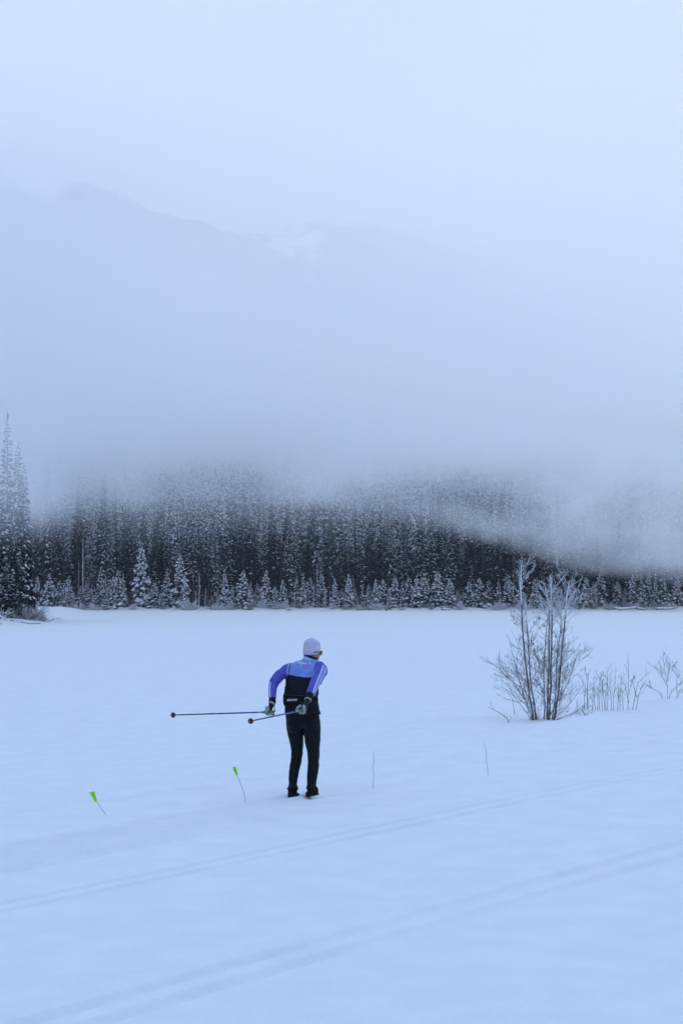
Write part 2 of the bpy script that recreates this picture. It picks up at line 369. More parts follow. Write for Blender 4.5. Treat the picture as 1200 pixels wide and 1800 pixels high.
# ------------------------------------------------------------------ conifers
UPZ = np.array((0, 0, 1.0))
def conifer(rng, H, Rr, base, gap, snow, frost=0.0, lod=1.0, hang=1.0, prof=0.8, nmax=7, lump=1.0):
    """trunk and crown (needle sprays + lumps of snow lying on the boughs) of one spruce"""
    V, T, m = [], [], []
    nv = 0
    def kite(p, q, wv, mi):
        nonlocal nv
        mid = p + (q - p) * 0.42
        V.extend((p, mid + wv, q, mid - wv)); T.append((nv, nv + 1, nv + 2)); T.append((nv, nv + 2, nv + 3)); m.extend((mi, mi)); nv += 4
    z = base * H
    while z < H * 0.985:
        t = z / H; k = (t - base) / (1 - base)
        Lw = Rr * ((1 - k) ** prof * 0.92 + 0.06) * (0.72 + 0.28 * min(1, k / 0.10))
        nb = max(3, int(round((3 + (nmax - 3) * (1 - k)) * rng.uniform(0.8, 1.15))))
        a0 = rng.uniform(0, 6.28)
        for b in range(nb):
            az = a0 + 6.283 * b / nb + rng.normal(0, 0.25)
            L = Lw * rng.uniform(0.6, 1.15)
            if rng.random() < 0.06: continue
            el = (0.55 - 0.9 * (1 - k) ** 0.7 + rng.normal(0, 0.12))
            d = np.array((math.cos(az), math.sin(az), 0.0)); sd = np.array((-d[1], d[0], 0.0))
            o = np.array((0, 0, z + rng.normal(0, gap * 0.22)))
            sag = 0.30 + 0.25 * (1 - k)
            def sp(s): return o + d * (L * s) + UPZ * (L * (math.tan(el) * s * 0.6 - sag * s * s + 0.18 * s ** 4))
            mi = 2 if rng.random() < frost else 0
            ns = max(2, int(round((2 + 2.2 * L) * lod)))
            for i in range(ns):
                s = 0.28 + 0.68 * (i + rng.uniform(0.1, 0.9)) / ns
                p = sp(s); lt = L * 0.42 * (1.15 - 0.7 * s)
                for sg in (-1, 1):
                    q = p + (d * 0.62 + sd * sg * 0.75) * lt - UPZ * lt * rng.uniform(0.15, 0.6)
                    kite(p, q, (UPZ * 0.5 + d * 0.6 - sd * sg * 0.5) * lt * 0.22, mi)
                if hang > 0 and rng.random() < 0.85:
                    q = p - UPZ * L * hang * rng.uniform(0.14, 0.30) + d * lt * 0.3
                    kite(p, q, (d * 0.8 + sd * rng.uniform(-0.6, 0.6)) * lt * 0.33, mi)
            kite(sp(0.05), sp(1.05), sd * L * 0.10 + UPZ * L * 0.03, mi)
            # snow lying along the bough
            if rng.random() < snow:
                nl = 1 + int(rng.random() < 0.7) + int(L > 1.6 and rng.random() < 0.6)
                for j in range(nl):
                    s0 = rng.uniform(0.35, 0.95); p = sp(s0); tg = sp(min(1.05, s0 + 0.12)) - sp(s0 - 0.12); tg = tg / np.linalg.norm(tg)
                    off = sd * rng.normal(0, 0.14) * L
                    la = L * rng.uniform(0.13, 0.26) * lump ** .5; lb = L * rng.uniform(0.08, 0.16) * lump; h = min(0.17, 0.06 + L * rng.uniform(0.03, 0.07)) * lump
                    c = p + off + UPZ * 0.03 - UPZ * abs(off @ sd) * 0.4
                    ring = [c + tg * la * math.cos(q) + sd * lb * math.sin(q) * rng.uniform(0.75, 1.2) - UPZ * h * rng.uniform(0.3, 0.9) * (0.4 + 0.6 * abs(math.sin(q))) for q in (0, 1.05, 2.1, 3.14, 4.19, 5.24)]
                    V.append(c + UPZ * h); V.extend(ring)
                    for q in range(6): T.append((nv, nv + 1 + q, nv + 1 + (q + 1) % 6)); m.append(1)
                    nv += 7
        z += gap * rng.uniform(0.75, 1.25) * (0.55 + 0.45 * (1 - k))
    # leader
    kite(np.array((0, 0, H * 0.955)), np.array((0, 0, H * 1.01)), np.array((0.05, 0.03, 0)) * max(1, Rr * 0.6), 2 if frost > 0.3 else 0)
    crown = (np.array(V), np.array(T), np.array(m))
    r0 = 0.011 * H + 0.03
    tb = MB(); lean = rng.normal(0, 0.01, 2)
    tb.tube([(0, 0, -0.6), (0, 0, H * 0.2), (lean[0] * H * .5, lean[1] * H * .5, H * 0.55), (0, 0, H * 0.97)], [r0 * 1.15, r0 * .92, r0 * .55, 0.02], 6)
    return crown, tb
CROWN_MATS = [M['needles'], M['bough_snow'], M['frosted_needles']]
def crown_mesh(c): return mesh_np('crown', c[0], [c[1]], CROWN_MATS, [c[2]], False)

def make_variants(n, seed, fn):
    out = []
    for i in range(n):
        rng = np.random.default_rng(seed + i)
        c, tb = fn(rng, i)
        out.append((crown_mesh(c), tb.mesh('trunk', [M['conifer_bark']]), c))
    return out
# unit-height-independent kinds, real metres
TS = (.10, .55, .32, .68, .05, .42, .60, .18, .50); TF = (.0, .30, .05, .75, .0, .12, .40, .05, .10)
TALL = make_variants(9, 100, lambda r, i: conifer(r, 22, r.uniform(1.15, 1.9), r.uniform(0.08, 0.36), r.uniform(0.42, 0.56), TS[i], frost=TF[i], hang=1.2, prof=0.62, lump=1.08))
YOUNG = make_variants(7, 200, lambda r, i: conifer(r, 8, r.uniform(1.35, 1.75), 0.03, 0.36, r.uniform(0.75, 0.95), frost=(0.25, 0.5, 0.1)[i % 3], hang=0.7, prof=0.85, nmax=8, lump=1.9))
FROSTY = make_variants(3, 300, lambda r, i: conifer(r, 9, r.uniform(1.0, 1.4), 0.08, 0.42, 0.8, frost=0.9, hang=0.8, prof=0.75, lump=1.8))
BIG = make_variants(4, 400, lambda r, i: conifer(r, 20, r.uniform(2.2, 2.7), 0.05, 0.44, 0.62, frost=0.12, lod=1.6, hang=1.3, prof=0.70, nmax=10, lump=1.2))
LOW = make_variants(5, 500, lambda r, i: conifer(r, 21, r.uniform(1.7, 2.2), 0.15, 0.95, (.35, .6, .15, .75, .45)[i], frost=(.05, .5, .0, .8, .2)[i], lod=0.45, hang=1.4, prof=0.65, nmax=5, lump=1.7))

def place_tree(kind, i, loc, hs, ws, rz, label, group, cat='tree'):
    cm, tm, _ = kind[i % len(kind)]
    t = thing('spruce_tree', label, cat, loc, group, rz)
    t.scale = (ws, ws, hs)
    link('trunk', tm, t); link('crown', cm, t)
    return t

rng = np.random.default_rng(5)
rnd = random.Random(9)
def side_of(px):
    if px < 60: return 'behind the wooded point at the left edge'
    if px < 150: return 'just right of the wooded point'
    if px < 250: return 'across the lake above the upper green flag side'
    return ''
# --- the row of young, snow-laden trees along the far shore: (px, top py, base py, half width px, kind, label)
SH = [
 (66, 1012, 1073, 11, 'Y', 'young snowy spruce on the far shore, first one right of the wooded point'),
 (86, 1008, 1073, 13, 'Y', 'young spruce striped with snow on the far shore, second right of the wooded point'),
 (104, 1018, 1074, 10, 'F', 'thin whitened young spruce by the broad striped spruce near the wooded point'),
 (120, 1014, 1073, 12, 'Y', 'full young spruce on the far shore, fourth right of the wooded point'),
 (143, 1030, 1074, 11, 'F', 'pale frosted young spruce below the bare white trunk near the wooded point'),
 (160, 1034, 1074, 11, 'F', 'low pale spruce just right of the bare white trunk near the wooded point'),
 (176, 1000, 1073, 10, 'F', 'slim tall frosted spruce on the far shore between two low pale ones'),
 (192, 1028, 1074, 11, 'Y', 'low bushy spruce left of the slim pointed one on the far shore'),
 (208, 1002, 1074, 13, 'Y', 'pointed medium spruce left of the tallest tree of the shore row'),
 (224, 1043, 1074, 7, 'F', 'tiny white spruce at the foot of the tallest tree of the shore row'),
 (248, 953, 1072, 18, 'Y', 'tallest full spruce of the shore row, its snowy top against the dark forest'),
 (272, 1024, 1074, 15, 'Y', 'broad low spruce at the right foot of the tallest shore tree'),
 (293, 1000, 1073, 10, 'F', 'slim spruce just left of the heavily laden pair on the far shore'),
 (306, 1035, 1075, 12, 'Y', 'low spruce in front of the heavily laden pair on the far shore'),
 (316, 974, 1075, 19, 'Y', 'heavily snow-laden tall spruce left of the three pale bare trunks'),
 (372, 1048, 1073, 8, 'F', 'tiny spruce right of the three pale bare trunks on the far shore'),
 (395, 1000, 1072, 11, 'Y', 'narrow dark spruce between the bare trunks and the feathery white spruce'),
 (427, 1003, 1072, 17, 'Y', 'feathery white spruce with wide drooping tiers above the upper green flag'),
 (452, 1024, 1072, 9, 'F', 'small grey spruce right of the feathery white one'),
 (468, 1001, 1072, 11, 'Y', 'narrow pointed spruce on the far shore over the skier\'s left elbow'),
 (483, 1030, 1072, 9, 'Y', 'short spruce on the far shore between the pointed one and the round bright one'),
 (508, 1034, 1070, 15, 'Y', 'short round spruce bright with snow on the far shore, left of the skier\'s hat'),
 (545, 1016, 1072, 11, 'F', 'frosted spruce on the far shore right above the skier\'s hat'),
 (565, 1006, 1072, 10, 'F', 'slim frosted spruce next to the bare trunk above the skier\'s hat'),
 (600, 1035, 1072, 10, 'F', 'small white spruce on the far shore right of the skier\'s hat'),
 (613, 1008, 1072, 11, 'Y', 'slim spruce behind the small white one right of the skier\'s hat'),
 (648, 1028, 1072, 10, 'F', 'frosted spruce at the foot of the tall bare trunk mid shore'),
 (673, 1018, 1072, 13, 'Y', 'first of the neat cone-shaped spruces at mid shore, counted from the left'),
 (694, 1014, 1072, 15, 'Y', 'second of the neat cone-shaped spruces at mid shore, counted from the left'),
 (719, 1016, 1072, 15, 'Y', 'third of the neat cone-shaped spruces at mid shore, counted from the left'),
 (745, 1008, 1073, 17, 'Y', 'fourth and darkest of the neat cone-shaped spruces at mid shore'),
 (769, 1004, 1073, 17, 'Y', 'fifth and broadest of the neat cone-shaped spruces at mid shore'),
 (790, 1016, 1073, 14, 'Y', 'last of the neat cone-shaped spruces at mid shore, at the right end'),
 (824, 1022, 1074, 13, 'Y', 'rounded spruce on the far shore, left of three near the bare shrub'),
 (842, 1016, 1074, 14, 'Y', 'rounded spruce on the far shore, middle of three near the bare shrub'),
 (859, 1020, 1074, 12, 'F', 'rounded frosted spruce on the far shore, right of three near the bare shrub'),
 (893, 1010, 1074, 13, 'F', 'pale spruce on the far shore behind the left stems of the bare shrub'),
 (940, 1018, 1074, 12, 'Y', 'short spruce on the far shore seen through the stems of the bare shrub'),
 (1030, 1015, 1075, 13, 'Y', 'snowy spruce on the far shore just right of the bare shrub'),
 (1056, 1000, 1075, 13, 'F', 'slanting white-draped spruce on the far shore right of the bare shrub'),
 (1085, 1022, 1074, 12, 'Y', 'low dark spruce above the fallen white logs of the right shore'),
 (1112, 1008, 1075, 12, 'Y', 'medium spruce above the fallen white logs of the right shore'),
 (1140, 1005, 1076, 10, 'F', 'narrow white spire standing alone near the right end of the far shore'),
 (1166, 1018, 1075, 12, 'F', 'bluish frosted spruce beside the narrow white spire at right'),
 (1190, 1014, 1075, 13, 'Y', 'last snowy spruce of the shore row, at the right edge'),
]
for i, (px, ty, by, hw, kd, lab) in enumerate(SH):
    hw *= 1.28
    d = 251 + rnd.uniform(-1.5, 4)
    x = W(px, by, d).x; zb = float(hill_z(np.array([x]), np.array([d]))[0])
    H = W(px, ty, d).z - zb; kind, h0, r0 = (YOUNG, 8, 1.55) if kd == 'Y' else (FROSTY, 9, 1.25)
    place_tree(kind, i, (x, d, zb), H / h0, max(0.55, hw / FPX * d / r0 * 1.05), rnd.uniform(0, 6.28), lab, 'young spruces along the far shore')

# small frosted trees that fill the gaps of the row
gaps = [(74, 'left of the second striped spruce'), (96, 'left of the thin whitened spruce'), (113, 'by the full young spruce'), (130, 'right of the full young spruce'), (152, 'between two pale frosted spruces'), (184, 'right of the slim tall frosted spruce'),
        (199, 'by the pointed medium spruce'), (216, 'left of the tiny white spruce'), (260, 'at the foot of the tallest shore spruce'), (284, 'right of the broad low spruce'), (325, 'right under the heavily laden spruce'), (383, 'between tiny spruce and narrow dark spruce'),
        (408, 'left under the feathery white spruce'), (440, 'right under the feathery white spruce'), (460, 'left under the narrow pointed spruce'), (497, 'left of the round bright spruce'), (521, 'right of the round bright spruce'), (533, 'left above the skier\'s hat'),
        (588, 'right above the skier\'s hat'), (624, 'by the low bare stub'), (637, 'left of the mid-shore bare trunk'), (660, 'left of the first cone spruce'), (684, 'between first and second cone spruces'), (707, 'between second and third cone spruces'),
        (732, 'between third and fourth cone spruces'), (803, 'right of the last cone spruce'), (876, 'right of three rounded spruces'), (915, 'between the bare shrub\'s left stems'), (970, 'behind the bare shrub\'s middle stems'), (1005, 'behind the bare shrub\'s right stem'),
        (1043, 'left of the slanting white-draped spruce'), (1098, 'between two spruces above the white logs'), (1127, 'left of the narrow white spire'), (1152, 'right of the narrow white spire')]
for i, (px, where) in enumerate(gaps):
    d = 250.5 + rnd.uniform(-1.5, 3); x = W(px, 1073, d).x; zb = float(hill_z(np.array([x]), np.array([d]))[0]); hh = rnd.uniform(3.2, 6.2)
    place_tree(FROSTY if i % 3 else YOUNG, i, (x, d, zb - .1), hh / 8.5, hh / 8.5 * 1.3, rnd.uniform(0, 6.28), 'small frosted spruce filling the shore row ' + where, 'young spruces along the far shore')

# --- the tall dark wall of forest behind them
cand = []
yy = 257 - 3.1
while yy < 575:
    yy += 3.1 if yy < 330 else (4.2 if yy < 420 else 6.5)
    half = (yy * 0.24 + 26)
    n = int(2 * half / (2.5 if yy < 330 else (3.8 if yy < 420 else 5.5)))
    for k in range(n):
        x = -half + 2 * half * (k + rng.uniform(0, 1)) / n; y = yy + rng.normal(0, 1.1)
        if rng.random() < 0.12: continue
        cand.append((x, y))
cand.sort(key=lambda c: c[1])
def wall_label(x, y, h, i, ws):
    px = 600 + x / y * FPX
    hgt = 'very tall' if h > 21 else ('tall' if h > 18 else ('middling' if h > 14.5 else 'short'))
    row = 'front' if y < 259.5 else ('second' if y < 263 else ('third' if y < 267 else 'inner'))
    for lim, where in ((30, 'hidden by the wooded point'), (75, 'beside the wooded point'), (130, 'left of the pale bare trunk'), (175, 'behind the pale bare trunk'), (235, 'left of the tallest shore spruce'),
                       (270, 'behind the tallest shore spruce'), (330, 'behind the heavily laden spruce'), (385, 'behind three bare trunks'), (445, 'behind the feathery spruce'), (490, 'behind the narrow pointed spruce'),
                       (535, 'left above the skier\'s hat'), (570, 'straight above the skier\'s hat'), (630, 'right above the skier\'s hat'), (680, 'behind the mid-shore bare trunk'), (740, 'behind the first cone spruces'),
                       (800, 'behind the last cone spruces'), (865, 'behind the three rounded spruces'), (910, 'left of the shrub\'s top'), (1000, 'behind the shrub\'s top'), (1060, 'right of the shrub\'s top'),
                       (1130, 'above the white logs'), (1300, 'at the right edge under fog')):
        if px < lim: break
    look = 'dark' if TS[i] < .25 else ('frost-whitened' if TF[i] > .25 else ('snow-speckled' if TS[i] > .4 else 'lightly-snowed'))
    return '%s %s%s spruce, %s row of the forest, %s' % (hgt, 'slim ' if ws < .93 else ('broad ' if ws > 1.07 else ''), look, row, where)
single = 0; rest = []
for (x, y) in cand:
    zb = float(hill_z(np.array([x]), np.array([y]))[0])
    px = 600 + x / y * FPX
    mean = 16.5 + 5 * float(np.clip((y - 257) / 45, 0, 1)) + 3.5 * float(vnoise(np.array([x * .09]), np.array([y * .05]))[0])
    h = max(8.5, min(27, rng.normal(mean, 3.2))); ws = rng.uniform(0.8, 1.2)
    if -15 < px < 1215 and single < 212:
        vi = int(rng.integers(0, 9))
        place_tree(TALL, vi, (x, y, zb - 0.2), h / 22, ws, rng.uniform(0, 6.28), wall_label(x, y, h, vi, ws), 'tall spruces of the forest wall behind the lake')
        single += 1
    else: rest.append((x, y, zb - 0.2, h / 21, ws, rng.uniform(0, 6.28)))
for k in range(230):      # undergrowth of small spruces between the trunks
    y = rng.uniform(256, 276); x = rng.uniform(-78, 88)
    rest.append((x, y, float(hill_z(np.array([x]), np.array([y]))[0]) - .2, rng.uniform(4.5, 10) / 21, rng.uniform(.6, .9), rng.uniform(0, 6.28)))
AV, AT, AM, nv = [], [], [], 0
for (x, y, z, hs, ws, rz) in rest:
    c = LOW[int(rng.integers(0, 5))][2]; co, si = math.cos(rz), math.sin(rz)
    P = c[0]; q = np.stack([(P[:, 0] * co - P[:, 1] * si) * ws + x, (P[:, 0] * si + P[:, 1] * co) * ws + y, P[:, 2] * hs + z], -1)
    AV.append(q); AT.append(c[1] + nv); AM.append(c[2]); nv += len(q)
fo = link('forest', mesh_np('forest', np.concatenate(AV), [np.concatenate(AT)], CROWN_MATS, [np.concatenate(AM)], False))
tag(fo, 'dense far spruce forest climbing the hillside into the fog', 'forest', kind='stuff')
print('forest trees', len(rest), 'tris', sum(len(a) for a in AT), 'single', single, [len(v[2][1]) for v in TALL])

# --- wooded point at the left
def point_z(x, y):
    ed = -29.5 + 1.2 * fbm(y * 0.15, x * 0 + 4, 3) - np.clip((y - 150) * 0.16, 0, 40)
    q = np.minimum(sst(2.5, -3, x - ed), sst(127.5, 134, y + 1.2 * fbm(x * 0.2, x * 0 + 9, 2)))
    return LAKE - 0.2 + q * (0.75 + 0.35 * fbm(x * 0.35, y * 0.3, 3))
xs = np.linspace(-100, -24, 150); ys = np.linspace(124, 262, 120)
XX, YY = np.meshgrid(xs, ys, indexing='ij'); idx = np.arange(XX.size).reshape(XX.shape)
Q = np.stack([idx[:-1, :-1], idx[1:, :-1], idx[1:, 1:], idx[:-1, 1:]], -1).reshape(-1, 4)
tag(link('wooded_point_terrain', mesh_np('wooded_point_terrain', np.stack([XX, YY, point_z(XX, YY)], -1).reshape(-1, 3), [Q], [M['far_snow']], None, True)), kind='structure')
LEFT = [  # px of the trunk, top py, depth, width scale, label
 (9, 722, 146, 0.62, 'tallest spruce on the wooded point, its top fading into fog at the left edge'),
 (39, 812, 143, 0.52, 'dark slender spruce on the open right side of the wooded point'),
 (20, 880, 139, 0.55, 'snow-hung spruce at the front middle of the wooded point'),
 (-4, 850, 137, 0.72, 'snowiest spruce of the wooded point, cut by the left edge'),
 (29, 768, 150, 0.52, 'second tallest spruce of the wooded point, behind the dark slender one'),
 (13, 985, 135, 0.44, 'short laden spruce in front of the wooded point\'s tall trees'),
 (34, 970, 138.5, 0.42, 'short dark spruce near the tip of the wooded point'),
 (-26, 790, 147, 0.8, 'spruce of the wooded point standing mostly outside the left edge'),
 (46, 945, 152, 0.36, 'slim spruce at the rear right edge of the wooded point'),
]
for i, (px, ty, d, ws, lab) in enumerate(LEFT):
    x = W(px, 1085, d).x; zb = float(point_z(np.array([x]), np.array([d]))[0])
    place_tree(BIG, i, (x, d, zb - 0.1), (W(px, ty, d).z - zb) / 20, ws * 1.22, rnd.uniform(0, 6.28), lab, 'spruces on the wooded point')
# ------------------------------------------------------------------ dead trunks, shrubs and logs along the far shore
def snag(px, ty, by, d, r, lab, lean=0.0, stubs=8):
    x = W(px, by, d).x; zb = float(hill_z(np.array([x]), np.array([d]))[0]); H = W(px, ty, d).z - zb
    t = thing('dead_tree', lab, 'dead tree', (x, d, zb - 0.2), 'bare dead trunks on the far shore')
    b = MB(); pts = [(lean * H * k + 0.05 * math.sin(k * 5 + px), 0, H * k) for k in (0, .25, .5, .75, 1)]
    b.tube(pts, [r, r * .9, r * .78, r * .6, r * .35], 6); link('trunk', b.mesh('trunk', [M['snag_bark']]), t)
    b = MB(); rr = random.Random(px)
    for i in range(stubs):
        k = rr.uniform(0.35, 0.97); a = rr.uniform(0, 6.28); L = rr.uniform(0.3, 1.1) * (1.2 - k)
        p = Vector((lean * H * k, 0, H * k)); q = p + Vector((math.cos(a) * L, math.sin(a) * L, -0.25 * L))
        b.tube([p, (p + q) / 2 + Vector((0, 0, 0.06)), q], [0.045, 0.035, 0.012], 4)
    link('branches', b.mesh('branches', [M['snag_bark']]), t)
for a in [
 (147, 950, 1062, 255, .17, 'tall pale bare trunk with stubs near the wooded point', -0.02, 16),
 (344, 1038, 1070, 251, .13, 'short pale bare trunk, left of the three by the heavily laden spruce'),
 (350, 1005, 1070, 253, .15, 'tall pale bare trunk, middle of the three by the heavily laden spruce'),
 (361, 1032, 1068, 256, .16, 'dull bare trunk, right of the three by the heavily laden spruce'),
 (500, 950, 1050, 260, .14, 'bare trunk in the forest over the short round bright spruce'),
 (138, 985, 1065, 258, .10, 'thin bare trunk left of the tall pale one near the wooded point', 0.01, 14),
 (551, 1025, 1070, 252, .10, 'thin short bare trunk, first of the group above the skier\'s hat'),
 (557, 980, 1070, 256, .15, 'tallest bare trunk of the group above the skier\'s hat'),
 (571, 1028, 1070, 251, .13, 'stout short bare trunk of the group right above the skier\'s hat'),
 (580, 1036, 1070, 253, .09, 'thin bare trunk at the right end of the group above the skier\'s hat'),
 (621, 1010, 1060, 258, .10, 'thin bare trunk between the skier\'s hat and the mid-shore cones'),
 (629, 1046, 1070, 251, .09, 'low bare stub on the shore right of the skier\'s hat'),
 (646, 985, 1058, 257, .15, 'tall bare trunk above the frosted spruce of mid shore'),
 (670, 992, 1050, 259, .14, 'bare trunk behind the first neat cone-shaped spruce'),
 (690, 995, 1040, 259, .12, 'bare trunk behind the second neat cone-shaped spruce'),
 (744, 995, 1030, 258, .12, 'bare trunk behind the fourth neat cone-shaped spruce'),
 (1046, 1020, 1072, 251, .10, 'thin bare trunk beside the slanting white-draped spruce'),
 (1141, 985, 1040, 258, .10, 'pale bare trunk above the narrow white spire at right')]: snag(*a)

def twig_fan(rng, n, h, spread, r=0.016, m=0, droop=0.0, sub=3):
    b = MB()
    for i in range(n):
        a = rng.uniform(0, 6.28); e = rng.uniform(0.15, spread); L = h * rng.uniform(0.5, 1.1)
        p0 = Vector((rng.normal(0, .12 * h), rng.normal(0, .12 * h), -0.1))
        d = Vector((math.cos(a) * math.sin(e), math.sin(a) * math.sin(e), math.cos(e)))
        mid = p0 + d * L * 0.55 + Vector((0, 0, 0.06 * L)); end = p0 + d * L - Vector((0, 0, droop * L))
        b.tube([p0, mid, end], [r, r * .8, r * .4], 3, cap=False)
        for k in range(sub):
            s = rng.uniform(0.3, 0.95); q = p0.lerp(end, s) + Vector((0, 0, 0.04 * L))
            dd = (d + Vector((rng.normal(0, .6), rng.normal(0, .6), rng.normal(0.1, .4)))).normalized()
            b.tube([q, q + dd * L * rng.uniform(.15, .35)], [r * .7, r * .35], 3, cap=False)
    return b
FANS = [twig_fan(np.random.default_rng(700 + i), 34, 1.0, 1.25, 0.020, 0, 0.08).mesh('twigs', [M['shore_twig']]) for i in range(4)]
FANS_W = [twig_fan(np.random.default_rng(720 + i), 46, 1.0, 1.2, 0.028, 0, 0.10).mesh('twigs', [M['frost']]) for i in range(3)]
def shrub(px, d, h, lab, white, i, group='frosted shrubs along the far shore', zf=None, ws=1.0, gname='frosted_shrub'):
    x = W(px, 1070, d).x; zb = float((zf or hill_z)(np.array([x]), np.array([d]))[0])
    o = link(gname, (FANS_W[i % 3] if white else FANS[i % 4]), None, (x, d, zb - 0.05))
    o.scale = (h * ws, h * ws, h); o.rotation_euler = (0, 0, i * 1.7); tag(o, lab, 'shrub', group)
for i, (px, h, wh, lab) in enumerate([
 (137, 1.9, 1, 'white frosted shrub under the pale frosted young spruces near the wooded point'),
 (167, 1.7, 1, 'white frosted shrub at the foot of the slim tall frosted spruce'),
 (183, 1.1, 0, 'grey shrub between two low spruces left of the tallest shore tree'),
 (235, 1.3, 1, 'white shrub at the left foot of the tallest shore tree'),
 (288, 1.2, 0, 'grey shrub left of the heavily laden spruce'),
 (331, 2.3, 1, 'big white frosted shrub left of the three pale bare trunks'),
 (340, 1.5, 1, 'smaller white shrub touching the three pale bare trunks'),
 (383, 1.7, 1, 'white shrub between the bare trunks and the narrow dark spruce'),
 (405, 1.6, 1, 'white shrub left of the feathery white spruce'),
 (440, 1.3, 0, 'grey shrub right of the feathery white spruce'),
 (459, 1.9, 1, 'white shrub between the small grey and the narrow pointed spruce'),
 (494, 1.6, 1, 'white shrub left of the short round bright spruce'),
 (526, 1.5, 0, 'grey shrub right of the short round bright spruce'),
 (538, 1.1, 1, 'low white shrub beneath the bare trunks above the skier\'s hat'),
 (585, 1.2, 1, 'white shrub at the right end of the bare trunks above the skier\'s hat'),
 (607, 1.4, 0, 'grey shrub beside the small white spruce right of the skier\'s hat'),
 (632, 1.3, 1, 'white shrub by the low bare stub on the shore'),
 (660, 1.8, 1, 'white shrub left of the first neat cone-shaped spruce'),
 (682, 1.1, 0, 'dark shrub poking out of the shore snow under the cone-shaped spruces'),
 (706, 1.0, 1, 'low white shrub between the second and third cone-shaped spruces'),
 (757, 1.1, 0, 'grey shrub between the fourth and fifth cone-shaped spruces'),
 (808, 1.8, 1, 'white shrub right of the cone-shaped spruces at mid shore'),
 (875, 1.9, 1, 'white shrub on the far shore left of the bare shrub\'s stems'),
 (886, 1.4, 1, 'low white shrub on the far shore touching the bare shrub\'s left branches'),
 (918, 1.7, 1, 'white shrub on the far shore between the bare shrub\'s two left stems'),
 (955, 1.5, 0, 'grey shrub on the far shore behind the bare shrub\'s middle stems'),
 (985, 1.7, 1, 'white shrub on the far shore behind the bare shrub\'s right stem'),
 (1015, 1.8, 0, 'reddish grey shrub on the far shore right of the bare shrub'),
 (1042, 1.6, 0, 'reddish grey shrub left of the slanting white-draped spruce'),
 (1070, 1.7, 1, 'white shrub right of the slanting white-draped spruce'),
 (1098, 1.6, 0, 'grey shrub above the left end of the fallen white logs'),
 (1126, 2.0, 0, 'grey shrub left of the narrow white spire'),
 (1153, 1.8, 0, 'grey shrub right of the narrow white spire'),
 (1178, 1.4, 1, 'white shrub near the right end of the far shore')]):
    shrub(px, 248.6 + rnd.uniform(-.6, .9), h * 1.05, lab, wh, i, ws=1.15)
for i, (px, lab) in enumerate([(508, 'tiny dark twigs sticking out of lake snow under the short round spruce'), (679, 'tiny dark twigs sticking out of lake snow under the cone-shaped spruces'), (628, 'tiny dark twigs sticking out of lake snow right of the skier\'s hat')]):
    shrub(px, 241 + i, 0.55, lab, 0, i, 'twigs in the lake snow', zf=lambda x, y: ground_z(x, y), ws=2.0, gname='twig_tuft')
# the wooded point's brush
for i, (px, d, h, wh, lab) in enumerate([
 (66, 139, 1.55, 0, 'grey brush arching out at the tip of the wooded point'),
 (76, 140, 1.2, 0, 'outermost low brush at the tip of the wooded point'),
 (50, 136.5, 1.7, 0, 'tall grey brush under the dark slender spruce of the wooded point'),
 (40, 138, 1.4, 1, 'whitened brush at the foot of the short dark spruce on the wooded point'),
 (22, 134.5, 1.2, 0, 'brush in front of the short laden spruce on the wooded point'),
 (5, 134, 1.3, 1, 'whitened brush at the left edge of the wooded point'),
 (60, 145, 1.9, 1, 'whitened brush at the rear of the wooded point')]):
    shrub(px, d, h, lab, wh, i, 'brush on the wooded point', zf=point_z, ws=1.15)
def log(pa, pb, r, lab, group, snowcap=True):
    pa, pb = Vector(pa), Vector(pb); c = (pa + pb) / 2
    t = thing('fallen_log', lab, 'log', c, group)
    b = MB(); d = (pb - pa); pts = [pa - c + d * k + Vector((0, 0, 0.05 * math.sin(k * 7))) for k in (0, .25, .5, .75, 1)]
    b.tube(pts, [r, r * .95, r * .85, r * .75, r * .5], 7); link('trunk', b.mesh('trunk', [M['log_bark']]), t)
    b = MB(); b.tube([p + Vector((0, -.05 * r, r * .30)) for p in pts], [r * .8, r * 1.05, r * .98, r * .85, r * .5], 8)
    link('snow_cap', b.mesh('snow_cap', [M['bough_snow']]), t)
for pa, pb, r, lab in [
 ((-34.0, 133.2, -.1), (-29.5, 131.0, -.38), .16, 'longest snow-capped log lying along the edge of the wooded point'),
 ((-33.6, 132.0, .45), (-31.4, 131.2, -.3), .10, 'thin log leaning up at the left of the wooded point\'s edge'),
 ((-32.0, 131.6, .55), (-30.8, 131.9, -.2), .08, 'short tilted log in the middle of the wooded point\'s edge'),
 ((-30.6, 131.8, -.15), (-27.6, 131.0, -.45), .09, 'thin log pointing out over the snow from the wooded point'),
 ((-35, 131.4, -.3), (-31.0, 130.2, -.45), .12, 'low log half buried in front of the wooded point')]:
    log(pa, pb, r, lab, 'logs at the wooded point')
for (pxa, pxb, za, zb, r, lab) in [
 (1078, 1098, .1, -.1, .22, 'short white-capped log at the left of the right-shore logs'),
 (1088, 1120, -.1, .25, .2, 'long white-capped log in the middle of the right-shore logs'),
 (1112, 1134, .2, -.1, .2, 'white-capped log sloping down right on the right shore'),
 (1150, 1186, -.05, .1, .2, 'white-capped log near the right edge of the far shore'),
 (776, 792, -.1, -.05, .18, 'small white-capped log below the last cone-shaped spruce')]:
    log((W(pxa, 1075, 246).x, 246, za - .2), (W(pxb, 1075, 245).x, 245, zb - .2), r, lab, 'fallen logs on the far shore')

